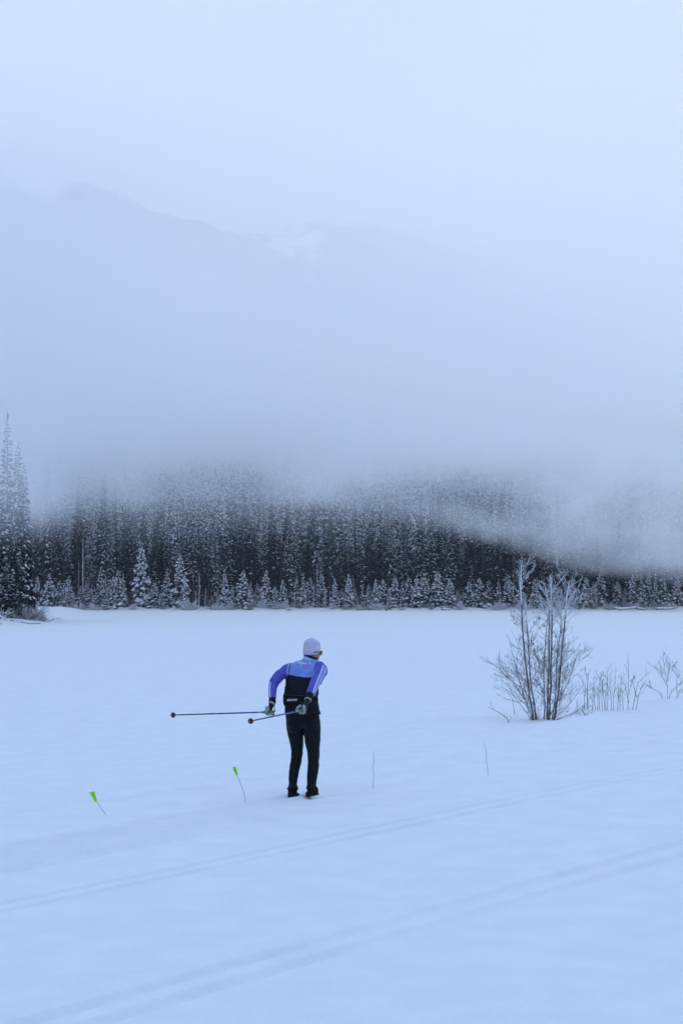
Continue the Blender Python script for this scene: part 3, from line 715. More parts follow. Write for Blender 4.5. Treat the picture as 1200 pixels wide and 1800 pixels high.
# ------------------------------------------------------------------ bare frosted shrub by the trail, and its smaller neighbours
def branch(b, rr, p, d, L, r, depth, wood, frostb=None, frost_z=None):
    """one twig with side twigs; bends upward"""
    n = 4; pts = [p]; q = p.copy(); dd = d.copy()
    for i in range(n):
        dd = (dd + Vector((rr.gauss(0, .10), rr.gauss(0, .10), 0.10 + rr.gauss(0, .06)))).normalized()
        q = q + dd * (L / n); pts.append(q.copy())
    hi = frost_z is not None and pts[-1].z > frost_z and rr.random() < 0.8
    tgt = frostb if hi else b
    k = 1.45 if hi else 1.0
    tgt.tube(pts, [max(r * k * (1 - .75 * i / n), 0.0028 * k) for i in range(n + 1)], 4 if r > 0.005 else 3, cap=False)
    if depth > 0:
        m = int(L / 0.17) + 1
        for j in range(m):
            s = rr.uniform(0.18, 0.95); i = min(n - 1, int(s * n)); c = pts[i].lerp(pts[i + 1], s * n - i)
            t = (pts[i + 1] - pts[i]).normalized()
            side = t.cross(Vector((rr.gauss(0, 1), rr.gauss(0, 1), rr.gauss(0, 1)))).normalized()
            nd = (t * 0.78 + side * rr.uniform(.45, .8)).normalized()
            branch(b, rr, c, nd, L * rr.uniform(.25, .6) * (1.1 - .5 * s), r * .62, depth - 1, wood, frostb, frost_z)
def px_path(pts, d, dy):
    n = len(pts) - 1
    return [W(x, y, d + dy[0] + (dy[1] - dy[0]) * i / n) for i, (x, y) in enumerate(pts)]
DB = 28.3
base = W(960, 1263, DB); base.z = gz(base.x, base.y)
tr_ = thing('bare_shrub', 'large leafless many-stemmed shrub with frosted twigs beside the ski trail', 'shrub', base)
STEMS = [
 ([(936, 1268), (934, 1245), (928, 1208), (922, 1155), (917, 1097), (914, 1030), (917, 985)], (-.1, -.4), .036),
 ([(941, 1268), (938, 1235), (931, 1188), (928, 1138), (926, 1110), (923, 1060)], (0, .25), .026),
 ([(961, 1268), (962, 1235), (963, 1197), (964, 1122), (965, 1073), (958, 1036)], (.1, .35), .034),
 ([(964, 1268), (965, 1235), (967, 1177), (969, 1110), (969, 1073), (967, 1012)], (-.05, -.2), .036),
 ([(972, 1268), (977, 1235), (982, 1205), (987, 1138), (993, 1083), (995, 1053), (1000, 1020)], (-.1, -.3), .034),
 ([(955, 1268), (957, 1240), (955, 1190), (957, 1140), (961, 1090), (968, 1055)], (.15, .5), .018),
 ([(969, 1268), (974, 1240), (977, 1200), (979, 1150), (985, 1100), (984, 1062)], (.1, .5), .018),
 ([(944, 1268), (938, 1240), (920, 1212), (890, 1190), (868, 1168), (845, 1154)], (-.1, -.5), .012),
 ([(940, 1268), (925, 1235), (903, 1200), (882, 1185), (866, 1175)], (0, .4), .010),
 ([(972, 1268), (995, 1258), (1012, 1250), (1026, 1240)], (-.1, -.4), .013),
 ([(969, 1268), (990, 1248), (1010, 1225), (1026, 1200)], (.1, .3), .010),
 ([(960, 1268), (985, 1225), (1003, 1185), (1019, 1130)], (.1, .5), .010),
 ([(936, 1268), (915, 1240), (895, 1215), (880, 1205)], (-.1, .3), .009),
 ([(936, 1268), (920, 1225), (905, 1165), (897, 1130)], (.1, .4), .010),
]
frost_z = W(960, 1078, DB).z
tw, fr = MB(), MB()
rr = random.Random(31)
for pts, dy, r in STEMS:
    P3 = [p - base for p in px_path(pts, DB, dy)]
    # smooth by one subdivision with a small wander
    Q3 = []
    for i in range(len(P3) - 1):
        Q3 += [P3[i], P3[i].lerp(P3[i + 1], .5) + Vector((rr.gauss(0, .008), rr.gauss(0, .01), 0))]
    Q3.append(P3[-1]); n = len(Q3) - 1
    lowpts = [p for p in Q3 if p.z + base.z <= frost_z + .25]
    b = MB(); b.tube(lowpts, [r * .70 * (1 - .74 * i / n) for i in range(len(lowpts))], 7)
    link('stem', b.mesh('stem', [M['stem_bark']]), tr_)
    hi = [(i, p) for i, p in enumerate(Q3) if p.z + base.z > frost_z - .1]
    if len(hi) > 1: fr.tube([p for _, p in hi], [r * (1 - .80 * i / n) * 1.0 + .003 for i, _ in hi], 6)
    # frost lying along the windward side of the stem
    for i in range(1, len(lowpts) - 1):
        if rr.random() < 0.65:
            a, c = lowpts[i], lowpts[i + 1]; o = Vector((-r * .55, -r * .3, 0))
            fr.tube([a + o, a.lerp(c, .5) + o, c + o], [r * .15, r * .5 * (1 - .6 * i / n), r * .12], 4)
    Ls = sum((Q3[i + 1] - Q3[i]).length for i in range(n))
    nb = int(Ls / (0.074 if r > .015 else 0.13))
    for j in range(nb):
        s = .10 + .89 * rr.random() ** .8; i = min(n - 1, int(s * n)); c = Q3[i].lerp(Q3[i + 1], s * n - i)
        t = (Q3[i + 1] - Q3[i]).normalized(); a = rr.uniform(0, 6.28)
        side = Vector((math.cos(a), math.sin(a), 0)); side = (side - t * side.dot(t)).normalized()
        L = (0.80 if r > .02 else .40) * (1.0 - .66 * s) * rr.uniform(.45, 1.35) + .08
        branch(tw, rr, c, (t * .62 + side * rr.uniform(.5, 1.0)).normalized(), L, (.0036 + .0026 * (1 - s)), (2 if L > .3 and r > .015 else 1), None, fr, frost_z - base.z)
for i in range(16):      # basal shoots
    a = rr.uniform(0, 6.28); p = Vector((rr.gauss(0, .2), rr.gauss(0, .15), -.08))
    branch(tw, rr, p, Vector((math.cos(a) * .8, math.sin(a) * .8, rr.uniform(.35, 1.0))).normalized(), rr.uniform(.3, .85), .0045, 1, None)
o = link('twigs', tw.mesh('twigs', [M['twig']]), tr_); o['kind'] = 'stuff'
o = link('frost_coating', fr.mesh('frost_coating', [M['frost']]), tr_); o['kind'] = 'stuff'
b = MB()
for (x, y) in [(933, 1126), (936, 1132), (937, 1144), (955, 1100), (986, 1111), (976, 1119), (947, 1087), (958, 1128)]:
    c = W(x, y, DB - .1) - base
    b.tube([c + Vector((0, 0, .03)), c + Vector((0, 0, .012)), c + Vector((.004, 0, -.012)), c + Vector((.004, 0, -.026))], [.003, .014, .015, .004], 6)
o = link('catkins', b.mesh('catkins', [M['red_bark']]), tr_); o['kind'] = 'stuff'

def small_plant(name, label, px, py, d, stems, seed, group, matk='red_bark', sub=5, sublen=.2, r0=.0062, cat='shrub'):
    p = W(px, py, d); p.z = gz(p.x, p.y); t = thing(name, label, cat, p, group); rr = random.Random(seed); tw = MB()
    for pts in stems:
        P3 = [q - p for q in px_path(pts, d, (0, rr.uniform(-.2, .2)))]
        P3[0].z -= .12
        b = MB(); n = len(P3) - 1; b.tube(P3, [r0 * (1 - .65 * i / n) for i in range(n + 1)], 5); link('stem', b.mesh('stem', [M[matk]]), t)
        for j in range(sub):
            s = rr.uniform(.15, .95); i = min(n - 1, int(s * n)); c = P3[i].lerp(P3[i + 1], s * n - i); tt = (P3[i + 1] - P3[i]).normalized()
            a = rr.uniform(0, 6.28)
            branch(tw, rr, c, (tt * .75 + Vector((math.cos(a), math.sin(a), 0)) * .6).normalized(), sublen * rr.uniform(.4, 1.2), .0045, 1, None)
    if tw.v:
        o = link('twigs', tw.mesh('twigs', [M['twig']]), t); o['kind'] = 'stuff'
    return t
DS = 30.5
def up(x, y0, h, lean=0, n=4):
    return [(x + lean * k / n + (0.6 * math.sin(k * 2.1 + x)), y0 - h * k / n) for k in range(n + 1)]
small_plant('sapling_clump', 'forked red-brown saplings at the left end of the sapling row', 1032, 1242, DS, [up(1034, 1242, 72, -6), up(1026, 1240, 40, 2), up(1031, 1240, 55, 2)], 1, 'leafless saplings right of the bare shrub', sub=6)
small_plant('sapling_clump', 'dense low thicket of frosted saplings second in the sapling row', 1052, 1242, DS, [up(1045, 1240, 50, -3), up(1053, 1243, 62, 1), up(1049, 1240, 40, 3), up(1057, 1240, 45, 1), up(1041, 1240, 35, 1), up(1062, 1240, 42, -5)], 2, 'leafless saplings right of the bare shrub', sub=7)
small_plant('sapling_clump', 'straight tall rod with a side shoot in the middle of the sapling row', 1067, 1243, DS, [up(1067, 1243, 74, 0), up(1063, 1240, 50, 4), up(1074, 1238, 45, -4)], 3, 'leafless saplings right of the bare shrub', sub=8)
small_plant('sapling_clump', 'single leaning rod right of the middle of the sapling row', 1077, 1242, DS, [up(1077, 1242, 70, 5)], 4, 'leafless saplings right of the bare shrub', sub=5, sublen=.12)
small_plant('sapling_clump', 'bushy twiggy saplings between the leaning rod and the tallest rod', 1088, 1242, DS, [up(1088, 1241, 58, 4), up(1085, 1240, 38, 2), up(1094, 1240, 30, -3)], 5, 'leafless saplings right of the bare shrub', sub=6)
small_plant('sapling_clump', 'tallest rod of the sapling row with two side arms', 1103, 1241, DS, [up(1103, 1242, 92, 1), [(1104, 1225), (1098, 1208), (1095, 1197)], [(1104, 1210), (1110, 1196), (1115, 1188)]], 6, 'leafless saplings right of the bare shrub', sub=4, sublen=.15)
small_plant('sapling_clump', 'forked sapling with an arm bent right, last of the row', 1112, 1243, DS, [[(1109, 1246), (1114, 1230), (1118, 1210), (1121, 1200), (1130, 1190), (1138, 1185)], [(1116, 1241), (1122, 1222), (1128, 1202)], [(1117, 1215), (1112, 1202), (1110, 1195)]], 7, 'leafless saplings right of the bare shrub', sub=5)
small_plant('small_bare_shrub', 'small leafless shrub with curved side arms near the right edge', 1172, 1227, 33, [[(1172, 1230), (1172, 1210), (1169, 1188), (1166, 1168), (1164, 1148)], [(1169, 1227), (1158, 1217), (1145, 1210), (1134, 1203)], [(1173, 1223), (1181, 1212), (1190, 1206), (1200, 1196)], [(1188, 1206), (1189, 1190), (1188, 1174)], [(1170, 1195), (1160, 1180), (1147, 1170)], [(1171, 1190), (1177, 1168), (1175, 1157)]], 8, None, sub=7, sublen=.3)
small_plant('twig_tuft', 'tiny frosted twigs at the foot of the small leafless shrub', 1186, 1226, 33, [up(1186, 1225, 14, 9), up(1188, 1224, 10, 12)], 9, None, sub=4, sublen=.12, r0=.006, matk='twig')
small_plant('fallen_twig', 'long bent twig lying out of the snow left of the bare shrub', 899, 1270, 27.6, [[(899, 1270), (890, 1262), (876, 1252), (858, 1243)]], 10, None, sub=5, sublen=.16, r0=.009, matk='stem_bark', cat='twig')
small_plant('fallen_twig', 'thin curved stalk standing alone left of the bare shrub', 904, 1247, 29.5, [[(904, 1247), (901, 1232), (895, 1220)]], 12, None, sub=0, r0=.006, matk='stem_bark', cat='twig')
M['cut_wood'] = mat('cut_wood', (0.22, 0.13, 0.09), .8, .1, col2=(0.34, 0.22, 0.16), vscale=20)
small_plant('broken_stick', 'short orange-brown broken stick leaning in the snow right of the bare shrub', 1031, 1263, 27.8, [[(1031, 1264), (1027, 1256), (1022, 1248)]], 13, None, sub=0, r0=.016, matk='cut_wood', cat='stick')
small_plant('fallen_twig', 'twig arching over the snow beside the broken stick', 1022, 1262, 27.7, [[(1022, 1262), (1033, 1255), (1045, 1250)], [(1024, 1256), (1034, 1250), (1041, 1246)]], 14, None, sub=2, sublen=.1, r0=.006, matk='twig', cat='twig')

# ------------------------------------------------------------------ wire trail markers

M['flag_green'] = mat('flag_green', (0.40, 1.0, 0.006), .55, .3, var=.05, vscale=60)
def marker(label, pts, flag=None, d=None):
    if flag:
        ex, ey = pts[0][0] + 1, pts[0][1] + 3
        flag = [tuple((q - (ex, ey)[i % 2]) * (1.4, 1.2)[i % 2] + (ex, ey)[i % 2] for i, q in enumerate(f)) for f in flag]
    x0, y0 = pts[-1]; 
    for _ in range(6):
        p = W(x0, y0, d); zt = gz(p.x, p.y); d = d + (p.z - zt) * d / (CAM_Z - zt)
    t = thing('marker_flag' if flag else 'marker_wire', label, 'trail marker', p, 'wire trail markers along the track')
    P3 = [W(x, y, d) - p for x, y in pts]; P3.append(P3[-1] - Vector((0, 0, .06)))
    b = MB(); b.tube(P3, .0026, 5); link('wire', b.mesh('wire', [M['wire']]), t)
    if flag:
        # a limp rectangle of plastic film hanging folded round the wire's top
        b = MB(); cs = []
        for i, (xa, ya, xb, yb) in enumerate(flag):
            a = W(xa, ya, d) - p; c = W(xb, yb, d) - p
            for k in range(4):
                s = k / 3; q = a.lerp(c, s) + Vector((0, 0.012 * math.sin(3.1 * s + i) , 0)); cs.append(q)
        n = len(flag); vs = cs + [q + Vector((0, .003, 0)) for q in cs]; N = len(cs); fs = []
        for i in range(n - 1):
            for k in range(3):
                q = (i * 4 + k, i * 4 + k + 1, (i + 1) * 4 + k + 1, (i + 1) * 4 + k); fs.append(q); fs.append(tuple(N + j for j in q[::-1]))
        rim = [i * 4 for i in range(n)] + [(n - 1) * 4 + k for k in (1, 2, 3)] + [i * 4 + 3 for i in range(n - 2, -1, -1)] + [2, 1]
        for i in range(len(rim)):
            a, c = rim[i], rim[(i + 1) % len(rim)]; fs.append((a, N + a, N + c, c))
        b.add(vs, fs); link('flag', b.mesh('flag', [M['flag_green']], False), t)
marker('leftmost green marker flag, forked at its top, leaning left on a straight wire', [(163, 1396), (169, 1407), (178, 1420), (187, 1433)],
       [(158.5, 1393.5, 166, 1392.5), (161, 1398.5, 167, 1397.5), (164, 1404, 168.5, 1402.5), (166.5, 1408.5, 169.3, 1407.5)], 14.5)
marker('narrow green marker flag on a long bent wire between the other flag and the skier', [(411.5, 1352), (416, 1362), (423, 1378), (429, 1394), (431, 1402), (430.5, 1411)],
       [(410, 1349.5, 413.5, 1348.5), (410.8, 1354, 415, 1353), (412.5, 1358.5, 416.3, 1357.5), (415, 1363, 417, 1362)], 15.5)
marker('bare wavy marker wire without a flag, just right of the skier', [(656, 1321), (657, 1336), (655.2, 1349), (656.8, 1362), (655.8, 1374), (656.3, 1387)], None, 16.4)
marker('bare bent marker wire without a flag, farther right below the bare shrub', [(851, 1306), (853.5, 1320), (854, 1336), (856.5, 1350), (857, 1364)], None, 17.6)
# ------------------------------------------------------------------ the skier
M['skin'] = mat('skin', (0.44, 0.25, 0.19), .55, .3, var=.08, vscale=30)
M['jacket_light'] = mat('jacket_light', (0.215, 0.305, 0.74), .6, .25, var=.10, vscale=9, bump=.25, bscale=55)
M['jacket_blue'] = mat('jacket_blue', (0.098, 0.096, 0.50), .6, .25, var=.12, vscale=9, bump=.25, bscale=55)
M['jacket_black'] = mat('jacket_black', (0.009, 0.0105, 0.016), .7, .15, var=.25, vscale=9, bump=.25, bscale=55)
M['tights'] = mat('tights', (0.0055, 0.007, 0.010), .6, .15, var=.3, vscale=7, bump=.25, bscale=45)
M['white_trim'] = mat('white_trim', (0.75, 0.75, 0.78), .6, .2, var=.04, vscale=40)
M['hat_knit'] = mat('hat_knit', (0.62, 0.60, 0.77), .85, .1, var=.07, vscale=25, bump=.5, bscale=150, sheen=.3)
M['glove_black'] = mat('glove_black', (0.013, 0.014, 0.017), .6, .25, var=.2, vscale=30)
M['glove_grey'] = mat('glove_grey', (0.27, 0.29, 0.30), .7, .2, col2=(0.42, 0.44, 0.45), vscale=28)
M['boot'] = mat('boot', (0.006, 0.0065, 0.008), .6, .15, var=.3, vscale=15)
M['bag'] = mat('bag', (0.008, 0.0095, 0.013), .8, .12, var=.25, vscale=20, bump=.4, bscale=120)
M['pole_dark'] = mat('pole_dark', (0.028, 0.014, 0.026), .35, .5, var=.15, vscale=20)
M['pole_blue'] = mat('pole_blue', (0.055, 0.058, 0.28), .3, .5, col2=(0.10, 0.11, 0.42), vscale=12)
M['pole_red'] = mat('pole_red', (0.45, 0.12, 0.12), .4, .4, var=.1, vscale=30)
M['grip_cork'] = mat('grip_cork', (0.20, 0.13, 0.085), .8, .2, var=.2, vscale=60)
M['grip_green'] = mat('grip_green', (0.05, 0.42, 0.13), .5, .3, var=.1, vscale=60)
M['lens'] = mat('lens', (0.16, 0.075, 0.012), .1, .7, var=.1, vscale=10)
M['frame_dark'] = mat('frame_dark', (0.012, 0.010, 0.018), .35, .4, var=.1, vscale=30)

DSK = 15.7
O = Vector((W(531, 1404, DSK).x, DSK, 0.0))
def P(px, py, dy): return W(px, py, DSK + dy) - O
FW = Vector((0.5, 0.866, 0)); LT = Vector((0.866, -0.5, 0)); UP = Vector((0, 0, 1))
person = thing('person', 'skier seen from behind in blue and black jacket, black tights and pale lavender hat', 'person', O)

def ell(c, a, b, n=28, e=2.3, la=LT, fa=FW, dz=None):
    out = []
    for k in range(n):
        q = 2 * math.pi * k / n; cs, sn = math.cos(q), math.sin(q)
        x = math.copysign(abs(cs) ** (2 / e), cs) * a; y = math.copysign(abs(sn) ** (2 / e), sn) * b
        p = c + la * x + fa * y
        if dz: p = p + UP * dz(x, y)
        out.append(p)
    return out
def smooth_path(pts, sub=4):
    """Catmull-Rom through tuples (px, py, dy, r)"""
    A = [np.array(p, float) for p in pts]; A = [2 * A[0] - A[1]] + A + [2 * A[-1] - A[-2]]; out = []
    for i in range(1, len(A) - 2):
        for k in range(sub):
            t = k / sub
            out.append(0.5 * (2 * A[i] + (A[i + 1] - A[i - 1]) * t + (2 * A[i - 1] - 5 * A[i] + 4 * A[i + 1] - A[i + 2]) * t * t + (3 * A[i] - A[i - 1] - 3 * A[i + 1] + A[i + 2]) * t ** 3))
    out.append(A[-2]); return out
def limb(b, pts, k=1.0, add=0.0):
    sp = smooth_path(pts)
    b.tube([P(*q[:3]) for q in sp], [q[3] * k + add for q in sp], 16)
    return sp
def ball(b, c, rx, ry, rz, ax=(LT, FW, UP), n=14):
    rings = []
    for i in range(1, 9):
        t = math.pi * i / 9; s = math.sin(t)
        rings.append([c + ax[0] * (rx * s * math.cos(2 * math.pi * k / n)) + ax[1] * (ry * s * math.sin(2 * math.pi * k / n)) - ax[2] * (rz * math.cos(t)) for k in range(n)])
    b.rings(rings)
def remesh(b, voxel, smooth=4, wr=None):
    me = b.mesh('tmp'); o = link('tmp', me)
    md = o.modifiers.new('r', 'REMESH'); md.mode = 'VOXEL'; md.voxel_size = voxel
    if smooth:
        ms = o.modifiers.new('s', 'SMOOTH'); ms.factor = .5; ms.iterations = smooth
    dg = bpy.context.evaluated_depsgraph_get()
    out = bpy.data.meshes.new_from_object(o.evaluated_get(dg))
    bpy.data.objects.remove(o); bpy.data.meshes.remove(me); out.materials.clear()
    if wr:
        n = np.zeros(len(out.vertices) * 3); out.vertices.foreach_get('normal', n)
        for v in out.vertices:
            v.co = v.co + Vector(n[v.index * 3:v.index * 3 + 3]) * wr(v.co)
    out.polygons.foreach_set('use_smooth', [True] * len(out.polygons)); out.update()
    return out
def part(name, me, mats=(), parent=person):
    for m in mats: me.materials.append(m)
    return link(name, me, parent)

TORSO = [(532, 1255, -.01, .212, .138), (531, 1247, 0, .204, .130), (530, 1238, 0, .198, .124), (529.5, 1226, .01, .194, .119), (530.5, 1208, .04, .203, .122),
         (534, 1192, .07, .213, .126), (537, 1179, .09, .214, .120), (538, 1170.5, .10, .207, .108), (539, 1166, .105, .188, .096), (541, 1163, .112, .150, .084), (544, 1159.5, .118, .085, .072), (545.5, 1157, .12, .062, .062)]
HIPS = [(531, 1240, 0, .180, .115), (531, 1250, 0, .194, .130), (531.5, 1262, 0, .199, .142), (532, 1270, 0, .190, .135), (532.5, 1277, .0, .13, .10)]
ARM_R = [(560, 1173, .0, .072), (565, 1178, -.06, .069), (560.5, 1188, -.13, .066), (554.5, 1199, -.22, .060), (549.5, 1209, -.30, .053), (544.8, 1219, -.36, .046)]
ARM_L = [(514, 1175, .17, .070), (506, 1177, .16, .068), (495, 1185, .11, .064), (485, 1194.5, .06, .059), (480.5, 1204, .02, .053), (479, 1216, -.03, .046), (478.7, 1228, -.08, .041)]
LEG_L = [(517, 1258, .02, .090), (518, 1272, .04, .098), (518.8, 1285, .05, .094), (520.8, 1300, .08, .082), (522, 1318, .10, .068), (520.8, 1335, .11, .064), (517.5, 1351, .08, .060), (515.3, 1366, .05, .055), (514.5, 1380, .02, .047), (514.2, 1392, .0, .046)]
LEG_R = [(547, 1258, -.04, .090), (547.8, 1272, -.03, .098), (548.4, 1285, -.02, .096), (549, 1300, .0, .090), (550.5, 1318, .02, .074), (550.8, 1335, .03, .066), (550, 1351, .0, .064), (548.5, 1366, -.03, .060), (547.3, 1380, -.06, .051), (547, 1392, -.08, .048)]
WR_R, WR_L = (541.5, 1229, -.40, .036), (478.6, 1236, -.11, .035)

# head: a face turned to the right, away from the camera
HF = Vector((0.82, 0.572, 0)); HL = Vector((0.572, -0.82, 0)); HC = P(548.2, 1142.5, .13)
def head_ring(z, f, k, w, n=24, grow=0.0, dz=None):
    out = []
    for i in range(n):
        q = 2 * math.pi * i / n; c, s = math.cos(q), math.sin(q)
        x = (f + grow if c > 0 else k + grow) * c; y = (w + grow) * s
        out.append(HC + HF * x + HL * y + UP * (z + (dz(c, s) if dz else 0)))
    return out
bb = MB()
bb.rings([ell(P(*r[:3]), r[3] * .88, r[4] * .88) for r in TORSO])
bb.rings([ell(P(*r[:3]), r[3] * .90, r[4] * .90) for r in HIPS])
for L_ in (ARM_R + [WR_R], ARM_L + [WR_L], LEG_L, LEG_R): limb(bb, L_, .84)
bb.tube([P(544.5, 1168, .11), P(546, 1160, .12), HC - UP * .06], [.066, .060, .058], 14)
bb.rings([head_ring(*r) for r in [(-.118, .070, -.030, .020), (-.112, .086, -.012, .034), (-.092, .093, .010, .050), (-.06, .094, .060, .062), (-.03, .094, .082, .070), (0, .095, .092, .073), (.04, .095, .097, .075), (.075, .083, .088, .066), (.10, .05, .055, .045), (.115, .012, .015, .012)]])
bb.tube([HC + HF * .085 + UP * .004, HC + HF * .110 - UP * .022, HC + HF * .113 - UP * .034, HC + HF * .090 - UP * .044], [.009, .012, .015, .010], 10)   # nose
for s in (-1, 1):
    ball(bb, HC + HL * s * .076 - HF * .012 - UP * .02, .010, .020, .032, (HL, HF, UP), 10)     # ears
    ball(bb, HC + HF * .074 + HL * s * .040 - UP * .045, .018, .018, .02, (HL, HF, UP), 10)     # cheekbones
bb.tube([HC + HF * .088 - HL * .022 - UP * .073, HC + HF * .097 - UP * .072, HC + HF * .088 + HL * .022 - UP * .073], [.005, .008, .005], 8)   # lips
body = part('body', remesh(bb, .0085, 3), [M['skin']])

def wr_cloth(amp, fx=9.0, fz=16.0):
    def f(co):
        a = mnoise.noise(Vector((co.x * fx, co.y * fx, co.z * fz + co.x * 5)))
        b_ = mnoise.noise(Vector((co.x * 21 + 4, co.y * 21, co.z * 30)))
        return amp * (a + .45 * b_)
    return f
# ---- jacket
jb = MB()
jb.rings([ell(P(*r[:3]), r[3], r[4]) for r in TORSO])
limb(jb, ARM_R, 1.0); limb(jb, ARM_L, 1.0)
ball(jb, P(556, 1174.5, .0), .078, .072, .066); ball(jb, P(515, 1174, .16), .076, .07, .062)
def jw(co):
    base_ = wr_cloth(.0085)(co)
    return base_
jm = remesh(jb, .0075, 3, jw)
for m in ('jacket_light', 'jacket_blue', 'jacket_black'): jm.materials.append(M[m])
def polyd(sp, c):
    best = 9
    for i in range(len(sp) - 1):
        a, b_ = sp[i][0], sp[i + 1][0]; ab = b_ - a; t = max(0, min(1, (c - a).dot(ab) / ab.length_squared))
        best = min(best, (c - a - ab * t).length - (sp[i][1] * (1 - t) + sp[i + 1][1] * t))
    return best
ARMS3 = [[(P(*q[:3]), q[3]) for q in smooth_path(A_, 2)] for A_ in (ARM_R[1:], ARM_L[1:])]
TZ = sorted([(P(*r[:3]), r[3], r[4]) for r in TORSO], key=lambda t: t[0].z)
def torso_q(c):
    zs = [t[0].z for t in TZ]; i = min(len(TZ) - 2, max(0, sum(1 for z in zs if z <= c.z) - 1))
    t = (c.z - zs[i]) / (zs[i + 1] - zs[i]); t = max(0, min(1, t))
    o = TZ[i][0].lerp(TZ[i + 1][0], t); a = TZ[i][1] * (1 - t) + TZ[i + 1][1] * t; b_ = TZ[i][2] * (1 - t) + TZ[i + 1][2] * t
    d = c - o; l, f = d.dot(LT), d.dot(FW)
    return (math.sqrt((l / a) ** 2 + (f / b_) ** 2) - 1) * (a + b_) * .5, l, f
ZY = P(520, 1188, .0).z
mi = []
for p_ in jm.polygons:
    c = p_.center; da = min(polyd(A_, c) for A_ in ARMS3); tq, l, f = torso_q(c)
    if da < tq - .004 or (da < .012 and tq > .012): mi.append(1)
    elif c.z > ZY - .012 * math.sin(l * 9 + .4): mi.append(0)
    else: mi.append(2)
jm.polygons.foreach_set('material_index', mi)
jacket = part('jacket', jm)
bvh = BVHTree.FromPolygons([v.co.copy() for v in jm.vertices], [tuple(p_.vertices) for p_ in jm.polygons])
EYE = Vector((0, 0, CAM_Z)) - O
def cast(px, py, tree=None):
    d = (W(px, py, DSK) - O - EYE).normalized()
    h = (tree or bvh).ray_cast(EYE, d)
    return (h[0], h[1]) if h[0] is not None else (None, None)
def ribbon(name, pts, wdt, m, parent=jacket, lift=.003, tree=None, sub=4):
    """a strip of trim sewn on the cloth along the given line"""
    hits = []
    for i in range(len(pts) - 1):
        for k in range(sub + (i == len(pts) - 2)):
            t = k / sub; h, n = cast(pts[i][0] * (1 - t) + pts[i + 1][0] * t, pts[i][1] * (1 - t) + pts[i + 1][1] * t, tree)
            if h is not None: hits.append((h, n))
    if len(hits) < 2: return None
    b = MB(); vs, fs = [], []
    for i, (h, n) in enumerate(hits):
        t = (hits[min(i + 1, len(hits) - 1)][0] - hits[max(i - 1, 0)][0]).normalized(); s = t.cross(n).normalized()
        w_ = wdt[0] + (wdt[1] - wdt[0]) * i / (len(hits) - 1) if hasattr(wdt, '__len__') else wdt
        vs += [h - s * w_ / 2 - n * .004, h - s * w_ / 2 + n * lift, h + s * w_ / 2 + n * lift, h + s * w_ / 2 - n * .004]
    for i in range(len(hits) - 1):
        for k in range(4):
            k2 = (k + 1) % 4; fs.append((i * 4 + k, i * 4 + k2, i * 4 + 4 + k2, i * 4 + 4 + k))
    fs += [(3, 2, 1, 0), tuple((len(hits) - 1) * 4 + k for k in range(4))]
    b.add(vs, fs); return link(name, b.mesh(name, [m], False), parent)
ribbon('sleeve_stripe', [(570.6, 1171.5), (567.8, 1181), (562, 1193), (556.5, 1205), (552.6, 1216), (550.3, 1223.5)], (.040, .018), M['jacket_light'])
ribbon('piping', [(568.0, 1169.5), (564.2, 1180), (558.8, 1193), (553.6, 1206), (550.0, 1217), (548.2, 1224)], .010, M['white_trim'], lift=.005)
ribbon('piping', [(572.8, 1174.5), (571.0, 1182), (565.2, 1193), (559.2, 1205), (555, 1216), (552.4, 1223)], .009, M['white_trim'], lift=.005)
ribbon('sleeve_stripe', [(473.4, 1201), (473.0, 1208), (473.2, 1218), (474.0, 1227)], .018, M['jacket_light'])
ribbon('piping', [(475.4, 1199), (475.0, 1208), (475.0, 1218), (475.6, 1227.5)], .008, M['white_trim'], lift=.005)
ribbon('piping', [(507.4, 1167.5), (506, 1174), (504.8, 1180), (504.2, 1187)], .008, M['white_trim'], lift=.004)
ribbon('piping', [(559.0, 1171), (556, 1176), (553, 1182), (550.8, 1187.5)], .006, M['jacket_light'], lift=.004)
ribbon('piping', [(563.0, 1212), (562.6, 1218), (561.0, 1226)], .016, M['white_trim'], lift=.004)
